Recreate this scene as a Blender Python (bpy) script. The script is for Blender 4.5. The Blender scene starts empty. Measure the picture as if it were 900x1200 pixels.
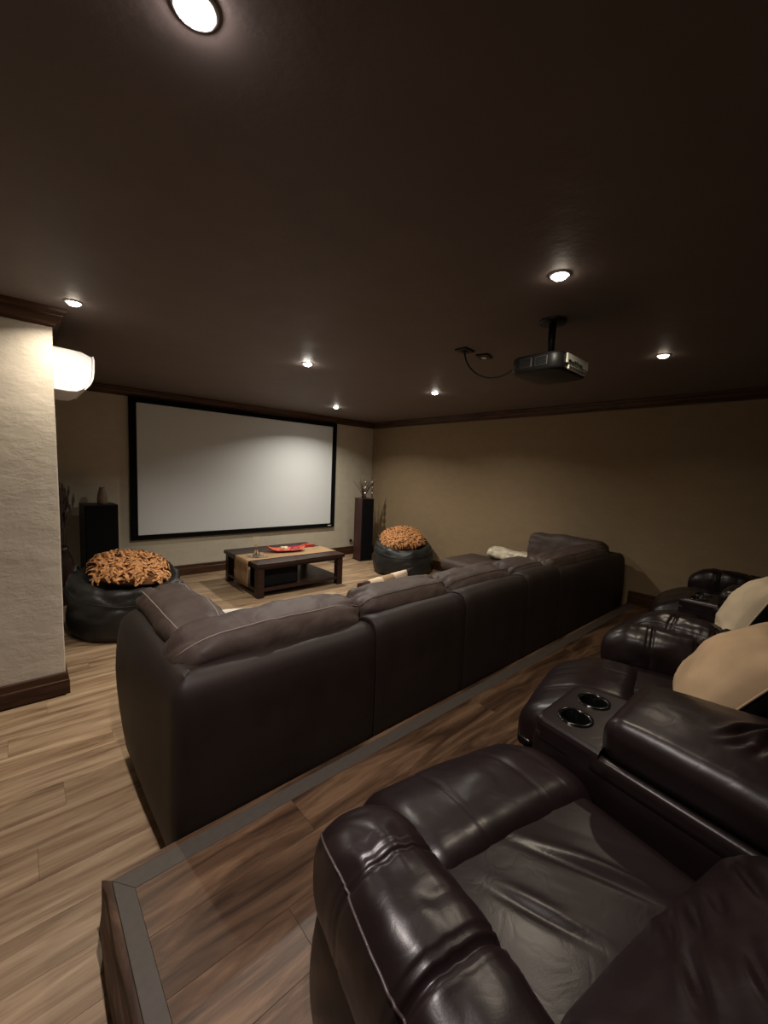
import bpy, bmesh, math, random
from mathutils import Vector, Matrix, noise
random.seed(7)
sc = bpy.context.scene
COL = sc.collection
PI = math.pi

# ------------------------------------------------------------------ camera, world, exposure
CAM_H = 1.65
yaw, pit, rol = math.radians(42.07097), math.radians(5.66214), math.radians(-2.41930)
fw = Vector((math.sin(yaw) * math.cos(pit), math.cos(yaw) * math.cos(pit), -math.sin(pit)))
rt = fw.cross(Vector((0, 0, 1))).normalized()
dn = fw.cross(rt)
c_, s_ = math.cos(rol), math.sin(rol)
r2 = c_ * rt + s_ * dn
d2 = -s_ * rt + c_ * dn
cam_d = bpy.data.cameras.new('camera')
cam_d.sensor_fit = 'VERTICAL'
cam_d.sensor_height = 24.0
cam_d.lens = 476.747 / 1200 * 24.0
cam_d.clip_start = 0.02
cam = bpy.data.objects.new('camera', cam_d)
COL.objects.link(cam)
cam.matrix_world = Matrix(((r2.x, -d2.x, -fw.x, 0), (r2.y, -d2.y, -fw.y, 0), (r2.z, -d2.z, -fw.z, CAM_H), (0, 0, 0, 1)))
sc.camera = cam

world = bpy.data.worlds.new('world')
sc.world = world
world.use_nodes = True
world.node_tree.nodes['Background'].inputs[0].default_value = (0.01, 0.01, 0.01, 1)
world.node_tree.nodes['Background'].inputs[1].default_value = 0.2
sc.view_settings.view_transform = 'Standard'
sc.view_settings.look = 'None'
sc.view_settings.gamma = 1.0
sc.view_settings.use_curve_mapping = False
sc.view_settings.exposure = 0.0

CEIL = 2.60
XR, YF = 5.335, 6.333          # right wall, screen wall
XL, YP = 0.20, 3.50            # face of the left alcove wall, face of the wall corner
XO, YN = -1.5, -1.7            # far left wall, wall behind the camera
PLAT_H, PLAT_X, PLAT_Y = 0.22, 0.165, 1.543

# the downlights: x, y, watts, colour
LAMPS = [
    (0.31, 1.00, 21, (1.0, 0.88, 0.83), 'white downlight nearest above the left floor, largest in the ceiling'),
    (0.29, 3.23, 9, (1.0, 0.87, 0.70), 'warm downlight just in front of the cream wall corner'),
    (2.00, 3.34, 33, (1.0, 0.93, 0.82), 'white downlight in mid ceiling, in line with the coffee table'),
    (3.66, 5.25, 32, (1.0, 0.94, 0.83), 'small white downlight nearest to the projection screen'),
    (3.69, 3.28, 17, (1.0, 0.92, 0.80), 'white downlight between the projector cable plates and the right wall'),
    (1.92, 0.97, 8, (1.0, 0.86, 0.68), 'warm downlight above the projector, over the recliners'),
    (3.61, 0.97, 5, (1.0, 0.84, 0.64), 'warm downlight right of the projector, towards the right wall'),
]

# ------------------------------------------------------------------ materials
def mat(name):
    m = bpy.data.materials.new(name)
    m.use_nodes = True
    nt = m.node_tree
    return m, nt, nt.nodes['Principled BSDF']

def N(nt, typ, **kw):
    n = nt.nodes.new(typ)
    for k, v in kw.items():
        if k in n.inputs:
            n.inputs[k].default_value = v
        else:
            setattr(n, k, v)
    return n

def coords(nt, scale=(1, 1, 1), out='Object'):
    tc = N(nt, 'ShaderNodeTexCoord')
    mp = N(nt, 'ShaderNodeMapping')
    mp.inputs['Scale'].default_value = scale
    nt.links.new(tc.outputs[out], mp.inputs['Vector'])
    return mp.outputs['Vector']

def ramp(nt, fac, stops):
    r = N(nt, 'ShaderNodeValToRGB')
    cr = r.color_ramp
    while len(cr.elements) < len(stops):
        cr.elements.new(0.5)
    for e, (p, c) in zip(cr.elements, stops):
        e.position = p
        e.color = (*c, 1)
    nt.links.new(fac, r.inputs[0])
    return r.outputs[0]

def bump(nt, bsdf, height, strength, dist, prev=None):
    b = N(nt, 'ShaderNodeBump')
    b.inputs['Strength'].default_value = strength
    b.inputs['Distance'].default_value = dist
    nt.links.new(height, b.inputs['Height'])
    if prev is not None:
        nt.links.new(prev, b.inputs['Normal'])
    nt.links.new(b.outputs[0], bsdf.inputs['Normal'])
    return b.outputs[0]

def plain(name, col, rough=0.5, metal=0.0, spec=0.5, noise_amt=0.0, noise_scale=20):
    m, nt, b = mat(name)
    b.inputs['Base Color'].default_value = (*col, 1)
    b.inputs['Roughness'].default_value = rough
    b.inputs['Metallic'].default_value = metal
    b.inputs['Specular IOR Level'].default_value = spec
    if noise_amt:
        v = coords(nt)
        n = N(nt, 'ShaderNodeTexNoise', Scale=noise_scale, Detail=4.0)
        nt.links.new(v, n.inputs['Vector'])
        lo = tuple(c * (1 - noise_amt) for c in col)
        hi = tuple(min(1, c * (1 + noise_amt)) for c in col)
        nt.links.new(ramp(nt, n.outputs['Fac'], [(0.3, lo), (0.7, hi)]), b.inputs['Base Color'])
        bump(nt, b, n.outputs['Fac'], 0.1, 0.005)
    return m

def plaster(name, col, relief=0.15, scale=6.0, rough=0.75, var=0.06, spec=0.3):
    m, nt, b = mat(name)
    v = coords(nt, (1, 1, 1.6))
    n1 = N(nt, 'ShaderNodeTexNoise', Scale=scale, Detail=6.0, Roughness=0.6)
    n2 = N(nt, 'ShaderNodeTexNoise', Scale=scale * 9, Detail=5.0, Roughness=0.65)
    for n in (n1, n2):
        nt.links.new(v, n.inputs['Vector'])
    lo = tuple(c * (1 - var) for c in col)
    hi = tuple(min(1, c * (1 + var)) for c in col)
    nt.links.new(ramp(nt, n1.outputs['Fac'], [(0.3, lo), (0.7, hi)]), b.inputs['Base Color'])
    b.inputs['Roughness'].default_value = rough
    b.inputs['Specular IOR Level'].default_value = spec
    r = N(nt, 'ShaderNodeMapRange')
    r.inputs['From Min'].default_value = 0.42
    r.inputs['From Max'].default_value = 0.62
    nt.links.new(n1.outputs['Fac'], r.inputs['Value'])
    p = bump(nt, b, r.outputs[0], relief, 0.012)
    bump(nt, b, n2.outputs['Fac'], relief * 0.5, 0.004, p)
    return m

def leather(name, col, rough=0.36, wrinkle=0.5, wscale=9.0, pebble=0.12, var=0.25, spec=0.5, worn=None):
    m, nt, b = mat(name)
    v = coords(nt)
    big = N(nt, 'ShaderNodeTexNoise', Scale=2.6, Detail=4.0, Roughness=0.6)
    nt.links.new(v, big.inputs['Vector'])
    hi = worn if worn else tuple(c * (1 + var) for c in col)
    lo = tuple(c * (1 - var) for c in col)
    nt.links.new(ramp(nt, big.outputs['Fac'], [(0.32, lo), (0.5, col), (0.72, hi)]), b.inputs['Base Color'])
    rr = N(nt, 'ShaderNodeMapRange')
    rr.inputs['To Min'].default_value = rough - 0.05
    rr.inputs['To Max'].default_value = rough + 0.08
    nt.links.new(big.outputs['Fac'], rr.inputs['Value'])
    nt.links.new(rr.outputs[0], b.inputs['Roughness'])
    b.inputs['Specular IOR Level'].default_value = spec
    # sharp-edged soft wrinkles: distance to the middle of a distorted noise
    w = N(nt, 'ShaderNodeTexNoise', Scale=wscale, Detail=2.0, Roughness=0.45, Distortion=0.9)
    nt.links.new(v, w.inputs['Vector'])
    a = N(nt, 'ShaderNodeMath', operation='SUBTRACT')
    a.inputs[1].default_value = 0.5
    nt.links.new(w.outputs['Fac'], a.inputs[0])
    ab = N(nt, 'ShaderNodeMath', operation='ABSOLUTE')
    nt.links.new(a.outputs[0], ab.inputs[0])
    mr = N(nt, 'ShaderNodeMapRange')
    mr.inputs['From Max'].default_value = 0.10
    nt.links.new(ab.outputs[0], mr.inputs['Value'])
    p = bump(nt, b, mr.outputs[0], wrinkle, 0.006)
    vo = N(nt, 'ShaderNodeTexVoronoi', Scale=260.0)
    nt.links.new(v, vo.inputs['Vector'])
    bump(nt, b, vo.outputs['Distance'], pebble, 0.001, p)
    return m

def wood(name, dark, mid, light, rough=0.4, scale=1.0, per_object=False, stretch=(1.2, 14, 14), spec=0.5, contrast=(0.3, 0.5, 0.72)):
    m, nt, b = mat(name)
    tc = N(nt, 'ShaderNodeTexCoord')
    mp = N(nt, 'ShaderNodeMapping')
    mp.inputs['Scale'].default_value = tuple(s * scale for s in stretch)
    src = tc.outputs['Object']
    oi = N(nt, 'ShaderNodeObjectInfo')
    if per_object:
        sc_ = N(nt, 'ShaderNodeVectorMath', operation='SCALE')
        cmb = N(nt, 'ShaderNodeCombineXYZ')
        for i in range(3):
            nt.links.new(oi.outputs['Random'], cmb.inputs[i])
        nt.links.new(cmb.outputs[0], sc_.inputs[0])
        sc_.inputs['Scale'].default_value = 57.0
        ad = N(nt, 'ShaderNodeVectorMath', operation='ADD')
        nt.links.new(src, ad.inputs[0])
        nt.links.new(sc_.outputs[0], ad.inputs[1])
        src = ad.outputs[0]
    nt.links.new(src, mp.inputs['Vector'])
    n1 = N(nt, 'ShaderNodeTexNoise', Scale=1.0, Detail=6.0, Roughness=0.62, Distortion=0.8)
    nt.links.new(mp.outputs[0], n1.inputs['Vector'])
    col = ramp(nt, n1.outputs['Fac'], [(contrast[0], dark), (contrast[1], mid), (contrast[2], light)])
    mp2 = N(nt, 'ShaderNodeMapping')
    mp2.inputs['Scale'].default_value = (stretch[0] * 5, stretch[1] * 9, stretch[2] * 9)
    nt.links.new(src, mp2.inputs['Vector'])
    n2 = N(nt, 'ShaderNodeTexNoise', Scale=1.0, Detail=3.0, Roughness=0.6)
    nt.links.new(mp2.outputs[0], n2.inputs['Vector'])
    mx = N(nt, 'ShaderNodeMix', data_type='RGBA', blend_type='MULTIPLY')
    mx.inputs[0].default_value = 0.45
    nt.links.new(col, mx.inputs[6])
    nt.links.new(ramp(nt, n2.outputs['Fac'], [(0.3, (0.55, 0.5, 0.45)), (0.7, (1, 1, 1))]), mx.inputs[7])
    out = mx.outputs[2]
    if per_object:
        hs = N(nt, 'ShaderNodeHueSaturation')
        mr = N(nt, 'ShaderNodeMapRange')
        mr.inputs['To Min'].default_value = 0.90
        mr.inputs['To Max'].default_value = 1.08
        nt.links.new(oi.outputs['Random'], mr.inputs['Value'])
        nt.links.new(mr.outputs[0], hs.inputs['Value'])
        nt.links.new(out, hs.inputs['Color'])
        out = hs.outputs[0]
    nt.links.new(out, b.inputs['Base Color'])
    b.inputs['Roughness'].default_value = rough
    b.inputs['Specular IOR Level'].default_value = spec
    bump(nt, b, n2.outputs['Fac'], 0.12, 0.002)
    return m

def cloth(name, col, rough=0.9, weave=300, var=0.15):
    m, nt, b = mat(name)
    v = coords(nt)
    n = N(nt, 'ShaderNodeTexNoise', Scale=5.0, Detail=5.0)
    nt.links.new(v, n.inputs['Vector'])
    nt.links.new(ramp(nt, n.outputs['Fac'], [(0.3, tuple(c * (1 - var) for c in col)), (0.7, tuple(c * (1 + var) for c in col))]), b.inputs['Base Color'])
    b.inputs['Roughness'].default_value = rough
    b.inputs['Specular IOR Level'].default_value = 0.2
    w = N(nt, 'ShaderNodeTexNoise', Scale=float(weave), Detail=1.0)
    nt.links.new(v, w.inputs['Vector'])
    bump(nt, b, w.outputs['Fac'], 0.25, 0.001)
    return m

M = {}
M['wall_cream'] = plaster('cream_plaster', (0.56, 0.51, 0.43), 0.22, 4.0)
M['wall_beige'] = plaster('beige_paint', (0.48, 0.43, 0.335), 0.08, 6.0)
M['wall_brown'] = plaster('brown_paint', (0.26, 0.19, 0.112), 0.08, 6.0)
M['ceiling'] = plaster('dark_ceiling_paint', (0.150, 0.120, 0.112), 0.10, 4.0, rough=0.62, spec=0.3)
M['trim'] = wood('dark_trim_wood', (0.020, 0.009, 0.005), (0.055, 0.024, 0.012), (0.10, 0.042, 0.02), 0.42, stretch=(3, 3, 30), spec=0.3)
M['floor_base'] = plain('subfloor', (0.06, 0.045, 0.03), 0.9)
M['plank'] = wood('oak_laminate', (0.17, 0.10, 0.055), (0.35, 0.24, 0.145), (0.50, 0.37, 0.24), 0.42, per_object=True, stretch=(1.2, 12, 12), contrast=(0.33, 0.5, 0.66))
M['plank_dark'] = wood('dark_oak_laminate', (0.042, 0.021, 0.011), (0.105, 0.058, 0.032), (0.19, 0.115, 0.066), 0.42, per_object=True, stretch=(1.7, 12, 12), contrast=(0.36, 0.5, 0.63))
M['strip'] = plain('grey_vinyl_strip', (0.070, 0.060, 0.051), 0.55, noise_amt=0.08, noise_scale=40)
M['rough_wood'] = wood('rough_sawn_wood', (0.02, 0.010, 0.006), (0.085, 0.046, 0.027), (0.22, 0.135, 0.085), 0.75, stretch=(9, 3, 30))
M['recliner'] = leather('dark_recliner_leather', (0.0115, 0.0065, 0.0070), 0.33, 0.03, 12.0, pebble=0.05, spec=0.34)
M['recliner_piping'] = leather('recliner_piping_leather', (0.06, 0.042, 0.04), 0.4, 0.1)
M['sofa'] = leather('sofa_dark_leather', (0.021, 0.0138, 0.0120), 0.55, 0.05, 3.0, var=0.25, spec=0.28)
M['sofa_cushion'] = leather('sofa_worn_leather', (0.064, 0.044, 0.037), 0.58, 0.15, 8.0, spec=0.3, worn=(0.095, 0.070, 0.060))
M['sofa_piping'] = plain('sofa_piping', (0.22, 0.17, 0.145), 0.6)
M['sofa_piping_dark'] = plain('sofa_dark_piping', (0.035, 0.025, 0.021), 0.6)
M['beanbag'] = leather('black_beanbag_leather', (0.012, 0.012, 0.012), 0.45, 0.12, 5.0)
M['shag'] = plain('orange_shag_suede', (0.55, 0.26, 0.10), 0.85, noise_amt=0.55, noise_scale=42)
M['shag_base'] = plain('gap_shaded_shag_cover', (0.16, 0.06, 0.018), 0.9)  # cover coloured dark: shade in the gaps between the strips, painted in
M['espresso'] = wood('espresso_wood', (0.010, 0.004, 0.004), (0.026, 0.011, 0.009), (0.040, 0.016, 0.013), 0.33, stretch=(2, 20, 20), spec=0.3)
M['maroon_wood'] = wood('maroon_veneer', (0.035, 0.013, 0.013), (0.055, 0.022, 0.021), (0.075, 0.03, 0.028), 0.4, stretch=(20, 20, 2), spec=0.3)
M['black'] = plain('black_cloth', (0.004, 0.004, 0.0045), 0.85, spec=0.12, noise_amt=0.2, noise_scale=200)
M['black_frame'] = plain('black_velvet_frame', (0.003, 0.003, 0.003), 0.85, spec=0.1)
M['black_plastic'] = plain('black_plastic', (0.008, 0.008, 0.009), 0.45, spec=0.3)
M['grey_plastic'] = plain('grey_plastic', (0.05, 0.05, 0.05), 0.5)
M['pale_plastic'] = plain('pale_plastic', (0.75, 0.75, 0.66), 0.4)
M['white_plastic'] = plain('white_plastic', (0.80, 0.83, 0.88), 0.35)
M['screen'] = plain('matte_screen', (0.66, 0.68, 0.68), 0.9, spec=0.1)
M['tan'] = cloth('tan_cloth', (0.40, 0.285, 0.175))
M['cream'] = cloth('cream_cloth', (0.58, 0.48, 0.34))
M['white_cloth'] = cloth('white_cloth', (0.75, 0.70, 0.62))
M['brown_cloth'] = cloth('brown_cloth', (0.07, 0.03, 0.024))
M['dark_cloth'] = cloth('dark_cushion_back', (0.012, 0.011, 0.009), var=0.3)
M['runner'] = cloth('table_runner_cloth', (0.34, 0.22, 0.12), weave=180)
M['foil'] = plain('pale_satin_wrap', (0.55, 0.48, 0.36), 0.35, noise_amt=0.3, noise_scale=14)
M['red'] = plain('red_glaze', (0.62, 0.085, 0.045), 0.25)
M['magenta'] = cloth('magenta_napkin', (0.38, 0.03, 0.07))
M['red_box'] = plain('red_lacquer', (0.40, 0.035, 0.025), 0.35)
M['wax'] = plain('cream_wax', (0.75, 0.62, 0.42), 0.5)
M['chrome'] = plain('brushed_nickel', (0.6, 0.58, 0.55), 0.3, metal=1.0)
M['bead'] = plain('silver_glass_bead', (0.55, 0.5, 0.45), 0.2, metal=0.9)
M['cup_black'] = plain('glossy_black_cup', (0.004, 0.004, 0.004), 0.15)
M['twig'] = plain('dark_twig', (0.05, 0.028, 0.018), 0.8)
M['reed'] = plain('reed_wood', (0.45, 0.33, 0.2), 0.7)
M['ceramic'] = plain('brown_ceramic', (0.16, 0.105, 0.075), 0.5, noise_amt=0.2)
M['leaf'] = plain('dry_dark_leaf', (0.045, 0.025, 0.018), 0.8, noise_amt=0.3)
m, nt, b = mat('clear_glass')
b.inputs['Base Color'].default_value = (0.95, 0.93, 0.9, 1)
b.inputs['Transmission Weight'].default_value = 1.0
b.inputs['Roughness'].default_value = 0.03
M['glass'] = m

def emis(name, col, s):
    m, nt, b = mat(name)
    b.inputs['Base Color'].default_value = (0.8, 0.8, 0.8, 1)
    b.inputs['Emission Color'].default_value = (*col, 1)
    b.inputs['Emission Strength'].default_value = s
    return m

# ------------------------------------------------------------------ mesh helpers
def link(name, verts, faces, material, parent=None, smooth=True, loc=None, rotz=0.0):
    me = bpy.data.meshes.new(name)
    me.from_pydata([tuple(v) for v in verts], [], faces)
    if smooth:
        me.polygons.foreach_set('use_smooth', [True] * len(me.polygons))
    me.update()
    bm = bmesh.new()
    bm.from_mesh(me)
    bmesh.ops.recalc_face_normals(bm, faces=bm.faces)
    bm.to_mesh(me)
    bm.free()
    if material is not None:
        me.materials.append(material)
    o = bpy.data.objects.new(name, me)
    COL.objects.link(o)
    if parent is not None:
        o.parent = parent
    if loc is not None:
        o.location = loc
    o.rotation_euler[2] = rotz
    return o

def tag(o, label, cat, group=None):
    o['label'] = label
    o['category'] = cat
    if group:
        o['group'] = group
    return o

def thing(name, label, cat, loc=(0, 0, 0), rotz=0.0, group=None):
    o = bpy.data.objects.new(name, None)
    o.empty_display_size = 0.1
    COL.objects.link(o)
    o.location = loc
    o.rotation_euler[2] = rotz
    return tag(o, label, cat, group)

def struct(o):
    o['kind'] = 'structure'
    return o

def axis(h, r, n, k):
    """sample positions along one axis of a rounded box"""
    r = min(r, h * 0.999)
    a = [-h + r * (1 - math.cos(0)) for _ in range(0)]
    for i in range(k):
        a.append(-h + r * math.tan(0.25 * PI * i / k) if False else -h + r * i / k)
    m_ = h - r
    for i in range(n + 1):
        a.append(-m_ + 2 * m_ * i / n)
    for i in range(1, k + 1):
        a.append(m_ + r * i / k)
    return a

def rbox_data(sx, sy, sz, r, n=(6, 6, 6), k=3, deform=None, c=(0, 0, 0)):
    hs = (sx / 2, sy / 2, sz / 2)
    r = min(r, *[h * 0.98 for h in hs])
    ax = [axis(hs[i], r, n[i], k) for i in range(3)]
    L = [len(a) - 1 for a in ax]
    idx, verts, faces = {}, [], []
    def vid(i, j, l):
        key = (i, j, l)
        if key not in idx:
            p = Vector((ax[0][i], ax[1][j], ax[2][l]))
            q = Vector([max(-(hs[t] - r), min(hs[t] - r, p[t])) for t in range(3)])
            d = p - q
            # warp so that the spacing on the round is even
            d = Vector([math.tan(x / r * PI / 4) * r if r > 0 else x for x in d])
            if d.length > 1e-9:
                d = d.normalized() * r
            p = q + d
            if deform:
                u = (p.x / hs[0], p.y / hs[1], p.z / hs[2])
                p = Vector(deform(p.x, p.y, p.z, u))
            idx[key] = len(verts)
            verts.append((p.x + c[0], p.y + c[1], p.z + c[2]))
        return idx[key]
    for i in range(L[0]):
        for j in range(L[1]):
            for l in (0, L[2]):
                faces.append((vid(i, j, l), vid(i + 1, j, l), vid(i + 1, j + 1, l), vid(i, j + 1, l)))
    for i in range(L[0]):
        for l in range(L[2]):
            for j in (0, L[1]):
                faces.append((vid(i, j, l), vid(i + 1, j, l), vid(i + 1, j, l + 1), vid(i, j, l + 1)))
    for j in range(L[1]):
        for l in range(L[2]):
            for i in (0, L[0]):
                faces.append((vid(i, j, l), vid(i, j + 1, l), vid(i, j + 1, l + 1), vid(i, j, l + 1)))
    return verts, faces

def rbox(name, size, r, material, parent=None, c=(0, 0, 0), n=(6, 6, 6), k=3, deform=None, **kw):
    v, f = rbox_data(*size, r, n, k, deform, c)
    return link(name, v, f, material, parent, **kw)

class MB:
    """collects plain pieces into one mesh"""
    def __init__(s):
        s.v, s.f = [], []
    def add(s, v, f):
        o = len(s.v)
        s.v += [tuple(x) for x in v]
        s.f += [tuple(i + o for i in q) for q in f]
        return s
    def box(s, x0, x1, y0, y1, z0, z1):
        v = [(x, y, z) for x in (x0, x1) for y in (y0, y1) for z in (z0, z1)]
        return s.add(v, [(0, 1, 3, 2), (4, 6, 7, 5), (0, 4, 5, 1), (2, 3, 7, 6), (0, 2, 6, 4), (1, 5, 7, 3)])
    def rb(s, x0, x1, y0, y1, z0, z1, r=0.004, k=2):
        v, f = rbox_data(x1 - x0, y1 - y0, z1 - z0, r, (1, 1, 1), k, None, ((x0 + x1) / 2, (y0 + y1) / 2, (z0 + z1) / 2))
        return s.add(v, f)
    def tube(s, pts, r, seg=8):
        v, f = tube_data(pts, r, seg)
        return s.add(v, f)
    def build(s, name, material, parent=None, smooth=False, **kw):
        return link(name, s.v, s.f, material, parent, smooth, **kw)

def tube_data(pts, r, seg=8, closed=False):
    pts = [Vector(p) for p in pts]
    n = len(pts)
    rs = r if isinstance(r, (list, tuple)) else [r] * n
    T = []
    for i in range(n):
        a = pts[(i - 1) % n] if (closed or i > 0) else pts[i]
        b_ = pts[(i + 1) % n] if (closed or i < n - 1) else pts[i]
        T.append((b_ - a).normalized())
    u = T[0].orthogonal().normalized()
    v, f = [], []
    for i in range(n):
        u = (u - T[i] * u.dot(T[i])).normalized()
        w = T[i].cross(u)
        for j in range(seg):
            a = 2 * PI * j / seg
            v.append(pts[i] + (u * math.cos(a) + w * math.sin(a)) * rs[i])
    rng = n if closed else n - 1
    for i in range(rng):
        for j in range(seg):
            i2 = (i + 1) % n
            f.append((i * seg + j, i * seg + (j + 1) % seg, i2 * seg + (j + 1) % seg, i2 * seg + j))
    if not closed:
        f.append(tuple(range(seg)))
        f.append(tuple((n - 1) * seg + j for j in range(seg)))
    return v, f

def tube(name, pts, r, material, parent=None, seg=8, closed=False, **kw):
    v, f = tube_data(pts, r, seg, closed)
    return link(name, v, f, material, parent, **kw)

def lathe_data(prof, seg=32, c=(0, 0, 0), cap=True, deform=None):
    v, f = [], []
    for (r, z) in prof:
        for j in range(seg):
            a = 2 * PI * j / seg
            p = (r * math.cos(a), r * math.sin(a), z)
            if deform:
                p = deform(p[0], p[1], p[2], a)
            v.append((p[0] + c[0], p[1] + c[1], p[2] + c[2]))
    n = len(prof)
    for i in range(n - 1):
        for j in range(seg):
            f.append((i * seg + j, i * seg + (j + 1) % seg, (i + 1) * seg + (j + 1) % seg, (i + 1) * seg + j))
    if cap:
        f.append(tuple(range(seg)))
        f.append(tuple((n - 1) * seg + j for j in range(seg)))
    return v, f

def lathe(name, prof, material, parent=None, seg=32, c=(0, 0, 0), cap=True, deform=None, **kw):
    v, f = lathe_data(prof, seg, c, cap, deform)
    return link(name, v, f, material, parent, **kw)

def fbm(x, y, z, o=3):
    return noise.fractal((x, y, z), 1.0, 2.0, o)

def ridge(x, y, z):
    """0 on fold lines, up to 1 away from them"""
    return min(1.0, abs(noise.noise((x, y, z))) * 3.0)

def smooth01(t):
    t = max(0.0, min(1.0, t))
    return t * t * (3 - 2 * t)

def g(x, w):
    return math.exp(-(x / w) ** 2)

# ------------------------------------------------------------------ room shell
def slab(name, x0, x1, y0, y1, z0, z1, material):
    return struct(MB().box(x0, x1, y0, y1, z0, z1).build(name, M[material]))

floor = slab('floor', XO - 0.1, XR + 0.1, YN - 0.1, YF + 0.1, -0.06, -0.008, 'floor_base')
ceiling = slab('ceiling', XO - 0.1, XR + 0.1, YN - 0.1, YF + 0.1, CEIL, CEIL + 0.1, 'ceiling')
slab('wall_far', XL, XR + 0.1, YF, YF + 0.1, -0.01, CEIL, 'wall_beige')
slab('wall_right', XR, XR + 0.1, YN - 0.1, YF, -0.01, CEIL, 'wall_brown')
slab('wall_near', XO - 0.1, XR, YN - 0.1, YN, -0.01, CEIL, 'wall_brown')
slab('wall_left', XO - 0.1, XO, YN, YP, -0.01, CEIL, 'wall_beige')
# the cream wall corner: a solid block with a softly rounded, slightly uneven edge
def corner_bulge(x, y, z, u):
    e = 0.006 * fbm(x * 3, y * 3, z * 2.5)
    return (x + e, y + e, z)
v, f = rbox_data(XL - XO, 2.9, CEIL, 0.008, (12, 8, 20), 2, corner_bulge, ((XL + XO) / 2, YP + 1.45, CEIL / 2 - 0.005))
struct(link('wall_corner', v, f, M['wall_cream']))

# floor boards, each its own object with a chamfered edge
plank_cache = {}
def plank_mesh(L, W, material):
    key = (round(L, 3), round(W, 3), material)
    if key not in plank_cache:
        g_, ch = 0.0003, 0.0006
        a, b_ = L / 2 - g_, W / 2 - g_
        v = []
        for z, d in ((-0.009, 0), (-ch, 0), (0, ch)):
            v += [(-a + d, -b_ + d, z), (a - d, -b_ + d, z), (a - d, b_ - d, z), (-a + d, b_ - d, z)]
        f = [(8, 9, 10, 11)]
        for k in (0, 4):
            for i in range(4):
                f.append((k + i, k + (i + 1) % 4, k + 4 + (i + 1) % 4, k + 4 + i))
        me = bpy.data.meshes.new('plank')
        me.from_pydata(v, [], f)
        me.materials.append(M[material])
        plank_cache[key] = me
    return plank_cache[key]

def lay(parent, x0f, x1f, y0, y1, z, W, L, material, seed):
    rnd = random.Random(seed)
    y = y0
    row = 0
    while y < y1 - 0.02:
        w = min(W, y1 - y)
        xa, xb = x0f(y, y + w), x1f(y, y + w)
        x = xa - ((row * 0.41 + rnd.random() * 0.12) % 1.0) * L
        while x < xb - 0.001:
            s, e = max(x, xa), min(x + L, xb)
            if e - s > 0.03:
                o = bpy.data.objects.new('plank', plank_mesh(e - s, w, material))
                COL.objects.link(o)
                o.parent = parent
                o.location = ((s + e) / 2, y + w / 2, z)
            x += L
        y += w
        row += 1

PW, PL = 0.192, 1.285
yb = PLAT_Y
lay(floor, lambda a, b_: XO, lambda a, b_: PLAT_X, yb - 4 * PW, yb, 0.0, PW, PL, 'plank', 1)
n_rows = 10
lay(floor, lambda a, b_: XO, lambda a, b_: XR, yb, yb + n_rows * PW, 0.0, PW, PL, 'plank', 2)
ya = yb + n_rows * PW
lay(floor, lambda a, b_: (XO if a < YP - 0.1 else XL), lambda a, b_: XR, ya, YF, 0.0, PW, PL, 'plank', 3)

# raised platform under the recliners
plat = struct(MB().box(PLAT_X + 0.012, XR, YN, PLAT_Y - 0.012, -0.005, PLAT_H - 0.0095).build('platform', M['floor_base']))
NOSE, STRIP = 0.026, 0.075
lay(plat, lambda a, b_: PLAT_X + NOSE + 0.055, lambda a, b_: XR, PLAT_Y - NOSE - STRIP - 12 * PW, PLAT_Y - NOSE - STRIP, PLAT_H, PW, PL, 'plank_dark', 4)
def quad_bar(name, pts, z0, z1, material, parent):
    """bar with a four-cornered plan (mitred ends) and a small chamfer"""
    cx = sum(p[0] for p in pts) / 4
    cy = sum(p[1] for p in pts) / 4
    v = [(x, y, z0) for x, y in pts] + [(x, y, z1 - 0.002) for x, y in pts]
    ins = []
    for i in range(4):
        p, q, r_ = Vector(pts[i - 1]), Vector(pts[i]), Vector(pts[(i + 1) % 4])
        ins.append(q + ((p - q).normalized() + (r_ - q).normalized()) * 0.002)
    v += [(p.x, p.y, z1) for p in ins]
    f = [(3, 2, 1, 0), (8, 9, 10, 11)]
    for k in (0, 4):
        for i in range(4):
            f.append((k + i, k + (i + 1) % 4, k + 4 + (i + 1) % 4, k + 4 + i))
    return link(name, v, f, M[material], parent, smooth=False)
x0, y1 = PLAT_X, PLAT_Y
xs, ys = x0 + NOSE, y1 - NOSE
quad_bar('edge_strip', [(xs, ys), (XR, ys), (XR, ys - STRIP), (xs + 0.055, ys - STRIP)], PLAT_H - 0.01, PLAT_H + 0.0015, 'strip', plat)
quad_bar('edge_strip', [(xs, ys), (xs + 0.055, ys - STRIP), (xs + 0.055, YN), (xs, YN)], PLAT_H - 0.01, PLAT_H + 0.0015, 'strip', plat)
quad_bar('nosing', [(x0, y1), (XR, y1), (XR, ys + 0.001), (xs, ys + 0.001)], PLAT_H - 0.03, PLAT_H, 'plank_dark', plat)
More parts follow.
